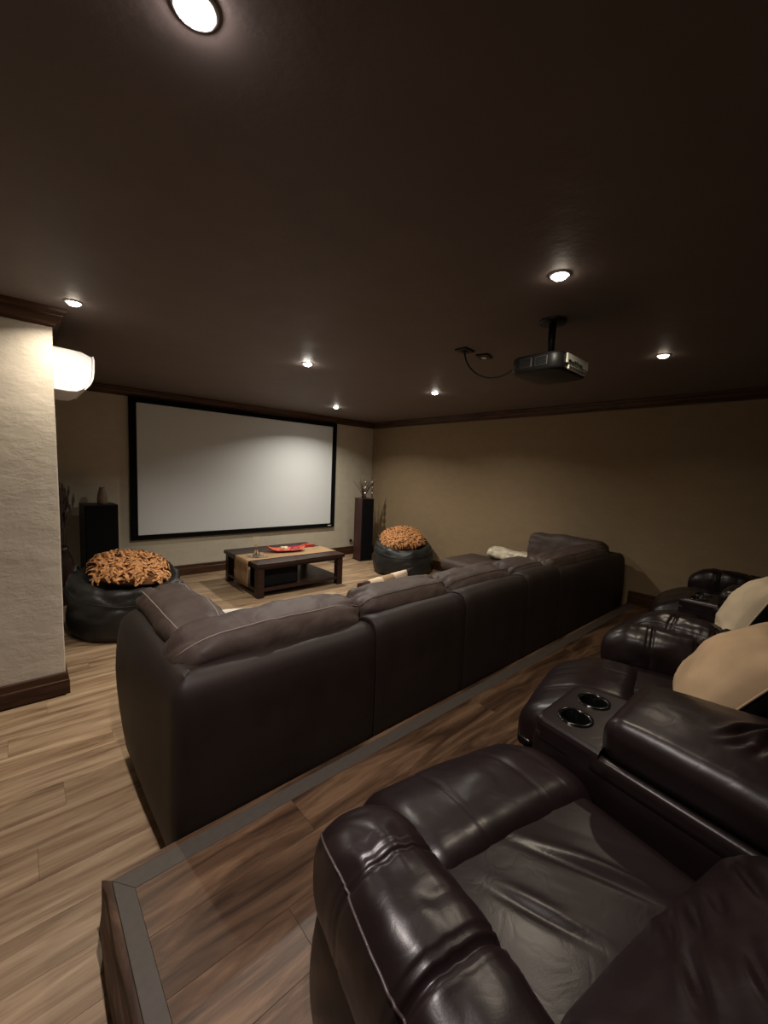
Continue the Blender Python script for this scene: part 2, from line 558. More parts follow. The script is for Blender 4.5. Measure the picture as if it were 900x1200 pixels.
# rough sawn board along the left side of the platform
v, f = [], []
ny, nz = 60, 10
for i in range(ny + 1):
    y = y1 - (y1 - YN) * i / ny
    for j in range(nz + 1):
        t = j / nz
        z = t * (PLAT_H - 0.002)
        x = x0 + 0.004 - 0.012 * math.sin(PI * min(1, t * 1.2)) - 0.012 * (1 - t) + 0.010 * fbm(y * 5, z * 14, 3.1) * (1 if t < 0.97 else 0.5)
        if i == 0:
            x = x0 - 0.004 * (1 - t)
        v.append((x, y, z))
    v.append((xs - 0.001, y, PLAT_H - 0.001 + 0.0008 * fbm(y * 9, 1, 1)))
w_ = nz + 2
for i in range(ny):
    for j in range(nz + 1):
        f.append((i * w_ + j, (i + 1) * w_ + j, (i + 1) * w_ + j + 1, i * w_ + j + 1))
link('riser_board', v, f, M['rough_wood'], plat)
MB().box(x0 + 0.006, XR, y1 - 0.012, y1 - 0.001, 0, PLAT_H - 0.03).build('riser', M['plank_dark'], plat)

# mouldings: a profile (out from the wall, height) swept along a wall, ends mitred
CROWN = [(0.0, -0.108), (0.012, -0.108), (0.016, -0.098), (0.016, -0.090), (0.026, -0.084), (0.044, -0.062), (0.052, -0.046), (0.052, -0.038), (0.060, -0.036), (0.070, -0.022), (0.072, -0.014), (0.072, -0.001), (0.0, -0.001)]
BASE = [(0.0, 0.155), (0.010, 0.155), (0.014, 0.150), (0.016, 0.118), (0.017, 0.105), (0.022, 0.100), (0.023, 0.094), (0.024, 0.0), (0.0, 0.0)]
def moulding(name, p, q, out, prof, zoff, m0, m1):
    """m0 / m1: shift of the end along the run per unit of projection"""
    p, q, out = Vector(p), Vector(q), Vector(out)
    d = (q - p).normalized()
    v, f = [], []
    for e, m in ((p, -m0), (q, m1)):
        for (a, z) in prof:
            w = e + out * a + d * (a * m)
            v.append((w.x, w.y, zoff + z))
    n = len(prof)
    for i in range(n):
        f.append((i, (i + 1) % n, n + (i + 1) % n, n + i))
    f += [tuple(range(n)), tuple(range(n, 2 * n))]
    return struct(link(name, v, f, M['trim'], smooth=False))
moulding('trim_1', (XO, YP), (XL, YP), (0, -1), CROWN, CEIL, 0, 1)
moulding('trim_2', (XL, YP), (XL, YF), (1, 0), CROWN, CEIL, 1, -1)
moulding('trim_3', (XL, YF), (XR, YF), (0, -1), CROWN, CEIL, -1, -1)
moulding('trim_4', (XR, YF), (XR, YN), (-1, 0), CROWN, CEIL, -1, 0)
moulding('baseboard_corner', (XO, YP), (XL, YP), (0, -1), BASE, 0, 0, 1)
moulding('baseboard_left', (XL, YP), (XL, YF), (1, 0), BASE, 0, 1, -1)
moulding('baseboard_far', (XL, YF), (XR, YF), (0, -1), BASE, 0, -1, -1)
moulding('baseboard_right', (XR, YF), (XR, PLAT_Y), (-1, 0), BASE, 0, -1, 0)
moulding('baseboard_platform', (XR, PLAT_Y - 0.01), (XR, YN), (-1, 0), BASE, PLAT_H, 0, 0)

# ------------------------------------------------------------------ downlights (lamp included)
for i, (x, y, w, col, lab) in enumerate(LAMPS):
    t = thing('ceiling_downlight', lab, 'downlight', (x, y, CEIL), 0, 'recessed ceiling downlights')
    lathe('trim_ring', [(0.034, -0.004), (0.036, -0.007), (0.044, -0.006), (0.048, -0.001), (0.048, 0.0)], M['white_plastic'], t, 28, cap=False)
    lathe('lamp_lens', [(0.034, -0.003), (0.032, -0.012), (0.024, -0.018), (0.010, -0.0215), (0.001, -0.022)], emis('lamp_glow_%d' % i, col, 6.0 * w), t, 24, cap=False)
    ld = bpy.data.lights.new('downlight_lamp', 'AREA')
    ld.shape = 'DISK'
    ld.size = 0.05
    ld.energy = w
    ld.color = col
    ld.spread = math.radians(142)
    lo = bpy.data.objects.new('downlight_lamp', ld)
    COL.objects.link(lo)
    lo.parent = t
    lo.location = (0, 0, -0.026)

# ------------------------------------------------------------------ projection screen
t = thing('projection_screen', 'wide blank projection screen in a black frame on the far wall', 'screen', (2.766, YF, 1.534))
SW, SH = 3.315, 1.918
FWD = 0.085
MB().rb(-SW / 2 + 0.06, SW / 2 - 0.06, -0.030, -0.022, -SH / 2 + 0.06, SH / 2 - 0.06, 0.002).build('screen_fabric', M['screen'], t)
def frame_bar(pts):
    v = [(x, -0.045, z) for x, z in pts] + [(x, -0.002, z) for x, z in pts]
    f = [(0, 1, 2, 3), (7, 6, 5, 4)] + [(i, 4 + i, 4 + (i + 1) % 4, (i + 1) % 4) for i in range(4)]
    link('frame_bar', v, f, M['black_frame'], t, smooth=False)
a, b_, k = SW / 2, SH / 2, FWD
frame_bar([(-a, -b_), (a, -b_), (a - k, -b_ + k * 0.8), (-a + k, -b_ + k * 0.8)])
frame_bar([(-a, b_), (a, b_), (a - k, b_ - k * 0.8), (-a + k, b_ - k * 0.8)])
frame_bar([(-a, -b_), (-a, b_), (-a + k, b_ - k * 0.8), (-a + k, -b_ + k * 0.8)])
frame_bar([(a, -b_), (a, b_), (a - k, b_ - k * 0.8), (a - k, -b_ + k * 0.8)])
MB().box(a - 0.15, a - 0.075, -0.0462, -0.045, -b_ + 0.026, -b_ + 0.038).build('maker_badge', M['pale_plastic'], t)['label'] = 'tiny pale badge on the lower right of the black frame'

# ------------------------------------------------------------------ air conditioner behind the wall corner
t = thing('air_conditioner', 'white wall air conditioner sticking out past the cream wall corner', 'air conditioner', (XL, 3.63, 2.115))
PROF = [(0.0, 0.0), (0.08, -0.004), (0.13, 0.0), (0.165, 0.022), (0.195, 0.06), (0.213, 0.105), (0.220, 0.16), (0.222, 0.235), (0.219, 0.262), (0.16, 0.287), (0.10, 0.292), (0.0, 0.296)]
def ac_slice(s, y):
    cx, cz = 0.10, 0.15
    return [(cx + (px - cx) * s if px > 0.001 else 0.0, y, 0.97 * (cz + (pz - cz) * s)) for px, pz in PROF]
v, f = [], []
ST = [(0.965, 0.0), (0.985, 0.002), (0.995, 0.006), (1.0, 0.014), (1.0, 0.61), (0.99, 0.622), (0.965, 0.629), (0.90, 0.632)]
for s, y in ST:
    v += ac_slice(s, y)
n = len(PROF)
for i in range(len(ST) - 1):
    for j in range(n):
        f.append((i * n + j, i * n + (j + 1) % n, (i + 1) * n + (j + 1) % n, (i + 1) * n + j))
f += [tuple(range(n)), tuple((len(ST) - 1) * n + j for j in range(n))]
link('housing', v, f, M['white_plastic'], t, smooth=False)
pp = [(0.178, 0.022), (0.208, 0.062), (0.226, 0.105), (0.233, 0.16), (0.235, 0.24), (0.230, 0.268), (0.221, 0.268), (0.223, 0.24), (0.221, 0.16), (0.214, 0.107), (0.198, 0.066), (0.170, 0.026)]
v = [(x, y, 0.97 * z) for y in (-0.004, 0.636) for x, z in pp]
n = len(pp)
f = [(j, (j + 1) % n, n + (j + 1) % n, n + j) for j in range(n)]
f += [(j, j + 1, n - 2 - j, n - 1 - j) for j in range(n // 2 - 1)] + [(n + j, n + j + 1, 2 * n - 2 - j, 2 * n - 1 - j) for j in range(n // 2 - 1)]
link('front_panel', v, f, M['white_plastic'], t, smooth=False)
mb = MB()
for i in range(6):
    for j in range(3):
        if (i * 7 + j * 5) % 4:
            mb.box(0.025 + i * 0.011, 0.030 + i * 0.011, -0.0008, 0.001, 0.034 + j * 0.013, 0.037 + j * 0.013)
mb.build('print', M['grey_plastic'], t)['kind'] = 'stuff'

# ------------------------------------------------------------------ sectional sofa
rc = 0.055
def sweep_xy(path, prof, arc=None):
    """sweep a profile (n = inwards, z) along an outer-face path in plan; left of travel = inwards; returns rings"""
    P = [Vector(p) for p in path]
    rings = []
    for i, p in enumerate(P):
        a = P[max(0, i - 1)]
        b_ = P[min(len(P) - 1, i + 1)]
        d = (b_ - a).normalized()
        nrm = Vector((d.y, -d.x)) * -1
        rings.append([(p + nrm * (n_ if not arc or i not in arc else min(n_, rc - 0.004)), z) for n_, z in prof])
    return rings

BACK_PROF = [(0.03, 0.05), (0.012, 0.06), (0.0, 0.085)] + [(-0.006 * math.sin(PI * t), 0.085 + 0.665 * t) for t in (0.15, 0.3, 0.45, 0.6, 0.75, 0.9)] + \
            [(0.0, 0.755), (0.008, 0.785), (0.026, 0.812), (0.055, 0.828), (0.09, 0.830), (0.135, 0.822), (0.17, 0.800), (0.19, 0.765), (0.20, 0.70), (0.20, 0.30), (0.19, 0.06), (0.16, 0.05)]

def back_shell(name, path, parent, sag=0.0, end0='flat', end1='flat', prof=BACK_PROF, seed=0.0, front_bulge=0.0):
    turn = {i for i in range(1, len(path) - 1) if abs((Vector(path[i]) - Vector(path[i - 1])).normalized().dot((Vector(path[i + 1]) - Vector(path[i])).normalized())) < 0.9999}
    rings = sweep_xy(path, prof, turn)
    n = len(prof)
    P = [Vector(p) for p in path]
    # rounded ends: repeat the first / last ring pushed out and drawn in
    cz, cn = 0.45, 0.10
    def draw_in(i, other, steps):
        d = (P[i] - P[other]).normalized()
        out = []
        for push, s in steps:
            ring = []
            nr = Vector((-(P[1] - P[0]).y, (P[1] - P[0]).x)).normalized() if i == 0 else Vector((-(P[-1] - P[-2]).y, (P[-1] - P[-2]).x)).normalized()
            cen = P[i] + nr * cn
            for (xy, z) in rings[i if i >= 0 else len(rings) - 1]:
                q = xy + d * push
                c2 = cen + d * push
                k = Vector(q - c2)
                L = max(k.length, 1e-6)
                q = c2 + k * max(0.0, (L - s) / L)
                zz = z + (cz - z) / abs(cz - z) * min(s, abs(cz - z))
                ring.append((q, zz))
            out.append(ring)
        return out
    soft = [(0.012, 0.002), (0.025, 0.010), (0.033, 0.022), (0.036, 0.045)]
    seam = [(0.003, 0.003), (0.005, 0.009), (0.002, 0.016)]
    A = draw_in(0, 1, soft if end0 == 'soft' else seam)[::-1]
    B = draw_in(len(rings) - 1, len(rings) - 2, soft if end1 == 'soft' else seam)
    allr = A + rings + B
    v, f = [], []
    N_ = len(allr)
    for i, ring in enumerate(allr):
        t = i / (N_ - 1)
        for (xy, z) in ring:
            zz = z - sag * math.sin(PI * t) * smooth01((z - 0.4) / 0.4)
            w = 0.004 * fbm(xy.x * 2.2 + seed, xy.y * 2.2, z * 2.5)
            v.append((xy.x + w, xy.y + w * 0.8, zz + 0.6 * w))
    for i in range(N_ - 1):
        for j in range(n):
            f.append((i * n + j, i * n + (j + 1) % n, (i + 1) * n + (j + 1) % n, (i + 1) * n + j))
    f += [tuple(range(n)), tuple((N_ - 1) * n + j for j in range(n))]
    return v, f

def lerp_path(p, q, k):
    return [(p[0] + (q[0] - p[0]) * i / k, p[1] + (q[1] - p[1]) * i / k) for i in range(k + 1)]

CR_ = 0.30
def loose_cushion(name, L, W, H, loc, rotz, parent, tilt=0.0, seed=0.0, mat_='sofa_cushion', pinch=0.0, piping=True, n=(40, 12, 10), rows=((-0.45, 0.93),), amp=0.009, pipe='sofa_piping'):
    """a plump back cushion: long axis x, thickness y, height z, piping along its top seams"""
    R = Matrix.Rotation(tilt, 3, 'X')
    def shape(x, y, z, u):
        f_ = 1 - 0.05 * abs(u[0]) ** 5
        yy = y * (1 + 0.08 * (1 - u[0] ** 2)) * f_
        zz = z * (1 - 0.06 * abs(u[0]) ** 4 * (1 if z > 0 else 0.2)) + 0.012 * (1 - u[0] ** 2) * (1 if z > 0 else 0)
        # gathers running out from both ends
        e = smooth01((abs(u[0]) - 0.45) / 0.55)
        w = amp * fbm(x * 5 + seed, y * 6, z * 6, 3) + 0.020 * e * (ridge(x * 2.5 + seed, y * 12, z * 12) - 0.6)
        w += 0.003 * (ridge(x * 9 + seed * 2, y * 2.5, z * 2.5 + 3) - 0.7)
        nn = Vector((0.3 * u[0], u[1], u[2]))
        p = Vector((x, yy, zz)) + nn * w
        if pinch:
            p.z -= pinch * g(p.x + L * 0.5, 0.12)
        return R @ p
    v, f = rbox_data(L, W, H, min(W, H) * CR_, n, 4, shape)
    o = link(name, v, f, M[mat_], parent, loc=loc, rotz=rotz)
    if piping:
        for k, (uy, uz) in enumerate(rows):
            pts = []
            for i in range(29):
                ux = -0.97 + 1.94 * i / 28
                best = None
                # ride on the surface: point of the shape at this (ux, uy, uz)
                y = uy * W / 2
                z = uz * H / 2
                r_ = min(W, H) * CR_
                q = Vector((0, max(-(W / 2 - r_), min(W / 2 - r_, y)), max(-(H / 2 - r_), min(H / 2 - r_, z))))
                d = Vector((0, y, z)) - q
                if d.length > 1e-6:
                    d = d.normalized() * r_
                p = q + d
                x = ux * L / 2
                if abs(x) > L / 2 - r_:
                    e = (abs(x) - (L / 2 - r_)) / r_
                    s = math.sqrt(max(0.0, 1 - e * e))
                    p = q + d * s
                pts.append(shape(x, p.y, p.z, (ux, p.y / (W / 2), p.z / (H / 2))))
            tube('piping', pts, 0.0035, M[pipe], o, 6)
    return o

def seat_block(name, x0, x1, y0, y1, z0, z1, parent, mat_='sofa', r=0.06, puff=0.02, seed=0.0, n=(10, 10, 4)):
    cx, cy, cz = (x0 + x1) / 2, (y0 + y1) / 2, (z0 + z1) / 2
    def d(x, y, z, u):
        w = 0.005 * fbm(x * 4 + seed, y * 4, z * 4)
        return (x, y, z + (puff * (1 - u[0] ** 2) * (1 - u[1] ** 2) + w if u[2] > 0 else 0))
    return rbox(name, (x1 - x0, y1 - y0, z1 - z0), r, M[mat_], parent, (cx, cy, cz), n, 3, d)

SB = 1.555     # outer face of the sofa back
SJ = [0.40, 1.388, 2.168, 2.973, 3.53, 5.235]
def feet(parent, pts):
    for x, y in pts:
        lathe('foot', [(0.02, 0.0), (0.024, 0.004), (0.026, 0.062)], M['black_plastic'], parent, 10, (x, y, 0))

# left corner unit: one back bending round the corner
t = thing('sofa_corner_section', 'brown leather sofa corner with a closed curved end, nearest the camera', 'sofa section', (SJ[0], SB, 0), 0, 'sections of the brown leather sofa')
path = lerp_path((0, 0.905), (0, rc), 14)
path += [(rc - rc * math.cos(a), rc - rc * math.sin(a)) for a in (PI / 12, PI / 6, PI / 4, PI / 3, 5 * PI / 12)]
path += lerp_path((rc, 0), (SJ[1] - SJ[0] - 0.006, 0), 14)
v, f = back_shell('back', path, t, 0.0, 'soft', 'seam', seed=1.0)
v2 = []
for x, y, z in v:
    # closed left end: front edge leans forward and the side bellies out
    k = smooth01((y - 0.25) / 0.65) * (1 if x < 0.3 else 0)
    lean = 0.17 * smooth01(z / 0.55) - 0.10 * smooth01((z - 0.62) / 0.25)
    s = smooth01(1 - x / 0.25) * smooth01((y - 0.05) / 0.5)
    bel = -0.022 * math.sin(PI * min(1, z / 0.83)) * s
    dip = 0.0
    v2.append((x + bel, y + lean * k, z + dip))
link('back', v2, f, M['sofa'], t)
seat_block('seat_base', 0.19, 0.98, 0.19, 0.90, 0.05, 0.30, t)
seat_block('seat_cushion', 0.20, 0.98, 0.20, 0.93, 0.28, 0.47, t, 'sofa_cushion', 0.06, 0.03)
loose_cushion('back_cushion', 0.97, 0.27, 0.40, (0.53, 0.28, 0.735), 0, t, tilt=math.radians(7), seed=3.0, pinch=0.03, rows=((-0.55, 0.90),))
loose_cushion('side_cushion', 0.86, 0.27, 0.40, (0.235, 0.68, 0.735), -PI / 2, t, tilt=math.radians(9), seed=8.0, rows=((-0.62, 0.85), (0.62, 0.85)), amp=0.012)
MB().rb(0.035, 0.16, 0.03, 0.90, 0.0, 0.055, 0.005).build('plinth', M['black_plastic'], t)
feet(t, [(0.9, 0.1), (0.9, 0.8)])

# armless units
MID_LAB = ['brown leather armless sofa unit beside the near sofa corner', 'brown leather armless sofa unit behind the patchwork cushion', 'narrow dark armless sofa unit beside the far sofa corner']
for i in range(3):
    w = SJ[i + 2] - SJ[i + 1]
    t = thing('sofa_armless_section', MID_LAB[i], 'sofa section', (SJ[i + 1], SB, 0), 0, 'sections of the brown leather sofa')
    v, f = back_shell('back', lerp_path((0.006, 0), (w - 0.006, 0), 10), t, -0.022, 'seam', 'seam', seed=5.0 * i)
    v = [(x, y, z + (0.014 + 0.012 * i) * smooth01(z / 0.8)) for x, y, z in v]
    link('back', v, f, M['sofa'], t)
    seat_block('seat_base', 0.005, w - 0.005, 0.19, 0.90, 0.05, 0.30, t)
    seat_block('seat_cushion', 0.004, w - 0.004, 0.20, 0.93, 0.28, 0.47, t, 'sofa_cushion', 0.06, 0.03, seed=i)
    loose_cushion('back_cushion', w - 0.01, 0.27, 0.40, (w / 2 + 0.02, 0.28, 0.735 - 0.012 * i), 0, t, tilt=math.radians(7), seed=11.0 + 6 * i, rows=((-0.55, 0.90),), pipe='sofa_piping_dark')
    feet(t, [(0.08, 0.1), (w - 0.08, 0.1), (0.08, 0.8), (w - 0.08, 0.8)])

# right corner unit
t = thing('sofa_corner_section', 'dark leather sofa corner against the brown right wall', 'sofa section', (SJ[4], SB, 0), 0, 'sections of the brown leather sofa')
w = SJ[5] - SJ[4]
path = lerp_path((0.006, 0), (w - rc, 0), 16)
path += [(w - rc + rc * math.sin(a), rc - rc * math.cos(a)) for a in (PI / 12, PI / 6, PI / 4, PI / 3, 5 * PI / 12)]
path += lerp_path((w, rc), (w, 0.96), 12)
v, f = back_shell('back', path, t, 0.0, 'seam', 'soft', seed=21.0)
link('back', [(x - 0.03 * smooth01((z - 0.45) / 0.4) * smooth01((x - w + 0.4) / 0.3), y, z + 0.02 * smooth01(z / 0.8) * (1 - smooth01((x - 0.9) / 0.6))) for x, y, z in v], f, M['sofa'], t)
seat_block('seat_base', 0.005, w - 0.19, 0.19, 0.98, 0.05, 0.30, t)
seat_block('seat_cushion', 0.004, w - 0.20, 0.20, 1.0, 0.28, 0.46, t, 'sofa_cushion', 0.06, 0.03, seed=4)
loose_cushion('back_cushion', w - 0.30, 0.29, 0.41, (w / 2 - 0.10, 0.25, 0.712), 0, t, tilt=math.radians(7), seed=31.0, rows=((-0.55, 0.90),), pipe='sofa_piping_dark', n=(44, 12, 10))
loose_cushion('side_cushion', 0.92, 0.30, 0.42, (w - 0.245, 0.60, 0.74), PI / 2, t, tilt=math.radians(8), seed=37.0, rows=(), amp=0.012)
feet(t, [(0.1, 0.1), (w - 0.06, 0.06), (0.1, 0.85), (w - 0.1, 0.9)])

# chaise in front of the right corner
t = thing('sofa_chaise', 'low brown leather chaise end of the sofa by the right bean bag', 'sofa section', (4.46, 2.56, 0), 0, 'sections of the brown leather sofa')
seat_block('base', 0.02, 0.76, 0.03, 1.12, 0.05, 0.31, t, 'sofa', 0.05)
seat_block('seat_cushion', 0.0, 0.78, 0.01, 1.16, 0.29, 0.455, t, 'sofa_cushion', 0.07, 0.02, seed=9)
feet(t, [(0.1, 0.1), (0.68, 0.1), (0.1, 1.04), (0.68, 1.04)])

# things lying on the sofa
def pillow_data(L, H, T, seed=0.0, n=22, ears=0.0, crease=0.004, edge=0.55):
    """square-ish cushion lying in x-z, thickness y; corners drawn out"""
    v, f = [], []
    for side in (1, -1):
        for i in range(n + 1):
            for j in range(n + 1):
                a, b_ = -1 + 2 * i / n, -1 + 2 * j / n
                k = (max(0.0, (1 - a * a) * (1 - b_ * b_))) ** edge
                px = a * (1 - 0.07 * (1 - b_ * b_) * abs(a) ** 2)
                pz = b_ * (1 - 0.07 * (1 - a * a) * abs(b_) ** 2)
                w = crease * (fbm(a * 2.2 + seed, b_ * 2.2, side * 2.0, 4) * 2 + 2.2 * (ridge(a * 1.3 + seed, b_ * 1.3, side) - 0.7)) * min(1, k * 1.6) ** 2
                v.append((px * L / 2, side * (T / 2 * k + w), pz * H / 2))
    o = (n + 1) ** 2
    for s in (0, 1):
        for i in range(n):
            for j in range(n):
                q = [s * o + i * (n + 1) + j, s * o + (i + 1) * (n + 1) + j, s * o + (i + 1) * (n + 1) + j + 1, s * o + i * (n + 1) + j + 1]
                f.append(tuple(q if s == 0 else q[::-1]))
    return v, f, o

def weld(o, d=0.0006):
    bm = bmesh.new()
    bm.from_mesh(o.data)
    bmesh.ops.remove_doubles(bm, verts=bm.verts, dist=d)
    bmesh.ops.recalc_face_normals(bm, faces=bm.faces)
    bm.to_mesh(o.data)
    bm.free()

m, nt, b = mat('patchwork_cloth')
tc = N(nt, 'ShaderNodeTexCoord')
sx = N(nt, 'ShaderNodeSeparateXYZ')
nt.links.new(tc.outputs['Object'], sx.inputs[0])
mr = N(nt, 'ShaderNodeMapRange')
mr.inputs['From Min'].default_value = -0.30
mr.inputs['From Max'].default_value = 0.30
nt.links.new(sx.outputs[0], mr.inputs['Value'])
rp = N(nt, 'ShaderNodeValToRGB')
rp.color_ramp.interpolation = 'CONSTANT'
cols = [(0.0, (0.05, 0.02, 0.016)), (0.20, (0.72, 0.56, 0.40)), (0.42, (0.36, 0.25, 0.14)), (0.62, (0.74, 0.60, 0.45)), (0.86, (0.04, 0.025, 0.02))]
while len(rp.color_ramp.elements) < 5:
    rp.color_ramp.elements.new(0.5)
for e, (p, c) in zip(rp.color_ramp.elements, cols):
    e.position = p
    e.color = (*c, 1)
nt.links.new(mr.outputs[0], rp.inputs[0])
nt.links.new(rp.outputs[0], b.inputs['Base Color'])
b.inputs['Roughness'].default_value = 0.9
M['patch'] = m

v, f, _ = pillow_data(0.60, 0.44, 0.17, 2.0)
o = link('throw_cushion', v, f, M['patch'], None, loc=(2.03, 2.26, 0.685))
weld(o)
o.rotation_euler = (math.radians(22), math.radians(-3), math.radians(4))
tag(o, 'throw cushion in brown, cream and tan bands on the sofa seat', 'cushion')
v, f, _ = pillow_data(0.34, 0.36, 0.14, 5.0)
o = link('throw_cushion', v, f, M['white_cloth'], None, loc=(0.90, 2.21, 0.694))
weld(o)
o.rotation_euler = (math.radians(18), 0, math.radians(-20))
tag(o, 'off-white cushion barely showing above the near sofa corner cushions', 'cushion')

# rolled pale wrap on the chaise
t = thing('rolled_throw', 'pale satin rolled throw lying on the chaise by the sofa corner', 'throw', (5.07, 2.95, 0.478))
v, f = [], []
ns, seg = 30, 26
for i in range(ns + 1):
    s = i / ns
    for j in range(seg):
        a = 2 * PI * j / seg
        r_ = 0.085 + 0.018 * fbm(s * 5, math.cos(a) * 1.5, math.sin(a) * 1.5) + 0.006 * math.sin(3 * a + s * 5)
        if i in (0, ns):
            r_ *= 0.8
        v.append((r_ * 1.35 * math.cos(a), -0.32 + 0.64 * s, max(0.0, 0.080 + r_ * math.sin(a))))
for i in range(ns):
    for j in range(seg):
        f.append((i * seg + j, i * seg + (j + 1) % seg, (i + 1) * seg + (j + 1) % seg, (i + 1) * seg + j))
f += [tuple(range(seg)), tuple(ns * seg + j for j in range(seg))]
link('roll', v, f, M['foil'], t)
sp = []
for i in range(60):
    a = i / 60 * 4 * PI
    r_ = 0.018 + 0.05 * i / 60
    sp.append((r_ * 1.25 * math.cos(a), 0.322, 0.07 + r_ * math.sin(a) * 0.9))
tube('rolled_edge', sp, 0.004, M['white_cloth'], t, 5)

# ------------------------------------------------------------------ recliners and consoles
def rec_fold(x, y, z, seed, a=0.004):
    return a * (ridge(x * 5 + seed, y * 11, z * 5) - 0.65) + a * 0.8 * fbm(x * 8 + seed, y * 8, z * 8, 3)

def arm_pad(side, parent, seed):
    """puffy arm: profile swept from back to front with gathers; side -1 left, +1 right"""
    cx = side * 0.405
    st = []
    ns, seg = 130, 44
    v, f = [], []
    for i in range(ns + 1):
        s = i / ns
        y = -0.80 + 0.86 * s
        # plan half-width, heights along the arm
        hw = 0.118 + 0.010 * math.sin(s * PI)
        top = 0.628 + 0.018 * smooth01((s - 0.3) / 0.4) - 0.015 * smooth01((s - 0.85) / 0.15)
        bot = 0.37
        # stitched gathers across the pad
        gat = 0.0
        for q, wd, dp in ((0.725, 0.007, 0.025), (0.748, 0.005, 0.014), (0.490, 0.010, 0.034), (0.515, 0.005, 0.012)):
            gat += dp * g(s - q, wd)
        # rounded front
        e = max(0.0, (s - 0.80) / 0.20)
        rf = math.sqrt(max(0.0, 1 - e ** 2.4)) if e < 1 else 0.0
        rf = max(rf, 0.02)
        eb = max(0.0, (0.05 - s) / 0.05)
        rf *= 1 - 0.5 * eb
        cz = (top + bot) / 2 - 0.03 * e
        hh = (top - bot) / 2
        for j in range(seg):
            a = 2 * PI * j / seg
            ca, sa = math.cos(a), math.sin(a)
            # squashed superellipse, flatter under
            k = 1 / (abs(ca) ** 2.7 + abs(sa) ** 2.7) ** (1 / 2.7)
            px, pz = ca * k * hw, sa * k * hh
            up = max(0.0, sa)
            nf = rec_fold(px, y, pz, seed, 0.0038) * (0.4 + up)
            # fan of small folds either side of each gather
            for q in (0.735, 0.50):
                nf += 0.014 * g(s - q, 0.10) * (ridge(px * 18 + seed, s * 4, q * 9) - 0.7) * up
            dx = px * (1 - 0.0) * (0.35 + 0.65 * rf)
            rr = 1 - gat * 3.0 * (0.25 + 0.75 * up) + 0.03 * math.sin(PI * max(0, min(1, (s - 0.51) / 0.21))) * up
            v.append((cx + (dx * rr + ca * nf), y, cz + (pz * rr + sa * nf) * (0.30 + 0.70 * rf)))
    for i in range(ns):
        for j in range(seg):
            f.append((i * seg + j, i * seg + (j + 1) % seg, (i + 1) * seg + (j + 1) % seg, (i + 1) * seg + j))
    f += [tuple(range(seg)), tuple(ns * seg + j for j in range(seg))]
    arm = link('arm', v, f, M['recliner'], parent)
    # piping along the outer shoulder
    jj = 17 if side < 0 else 5
    pts = [Vector(v[i * seg + jj]) + Vector((side * 0.001, 0, 0.001)) for i in range(8, ns - 3)]
    tube('piping', pts, 0.003, M['recliner_piping'], arm, 6)
    # panel below the pad, leaning out to the floor
    def pd(x, y, z, u):
        out = 0.020 * math.sin(PI * (u[2] * 0.5 + 0.5)) * u[0] * side
        return (x + side * max(0, out), y + 0.02 * (1 - u[2] ** 2) * (1 if y > 0 else -1) , z + rec_fold(x, y, z, seed, 0.002))
    rbox('arm_panel', (0.19, 0.78, 0.42), 0.045, M['recliner'], arm, (side * 0.405, -0.39, 0.235), (4, 12, 8), 3, pd)
    return arm

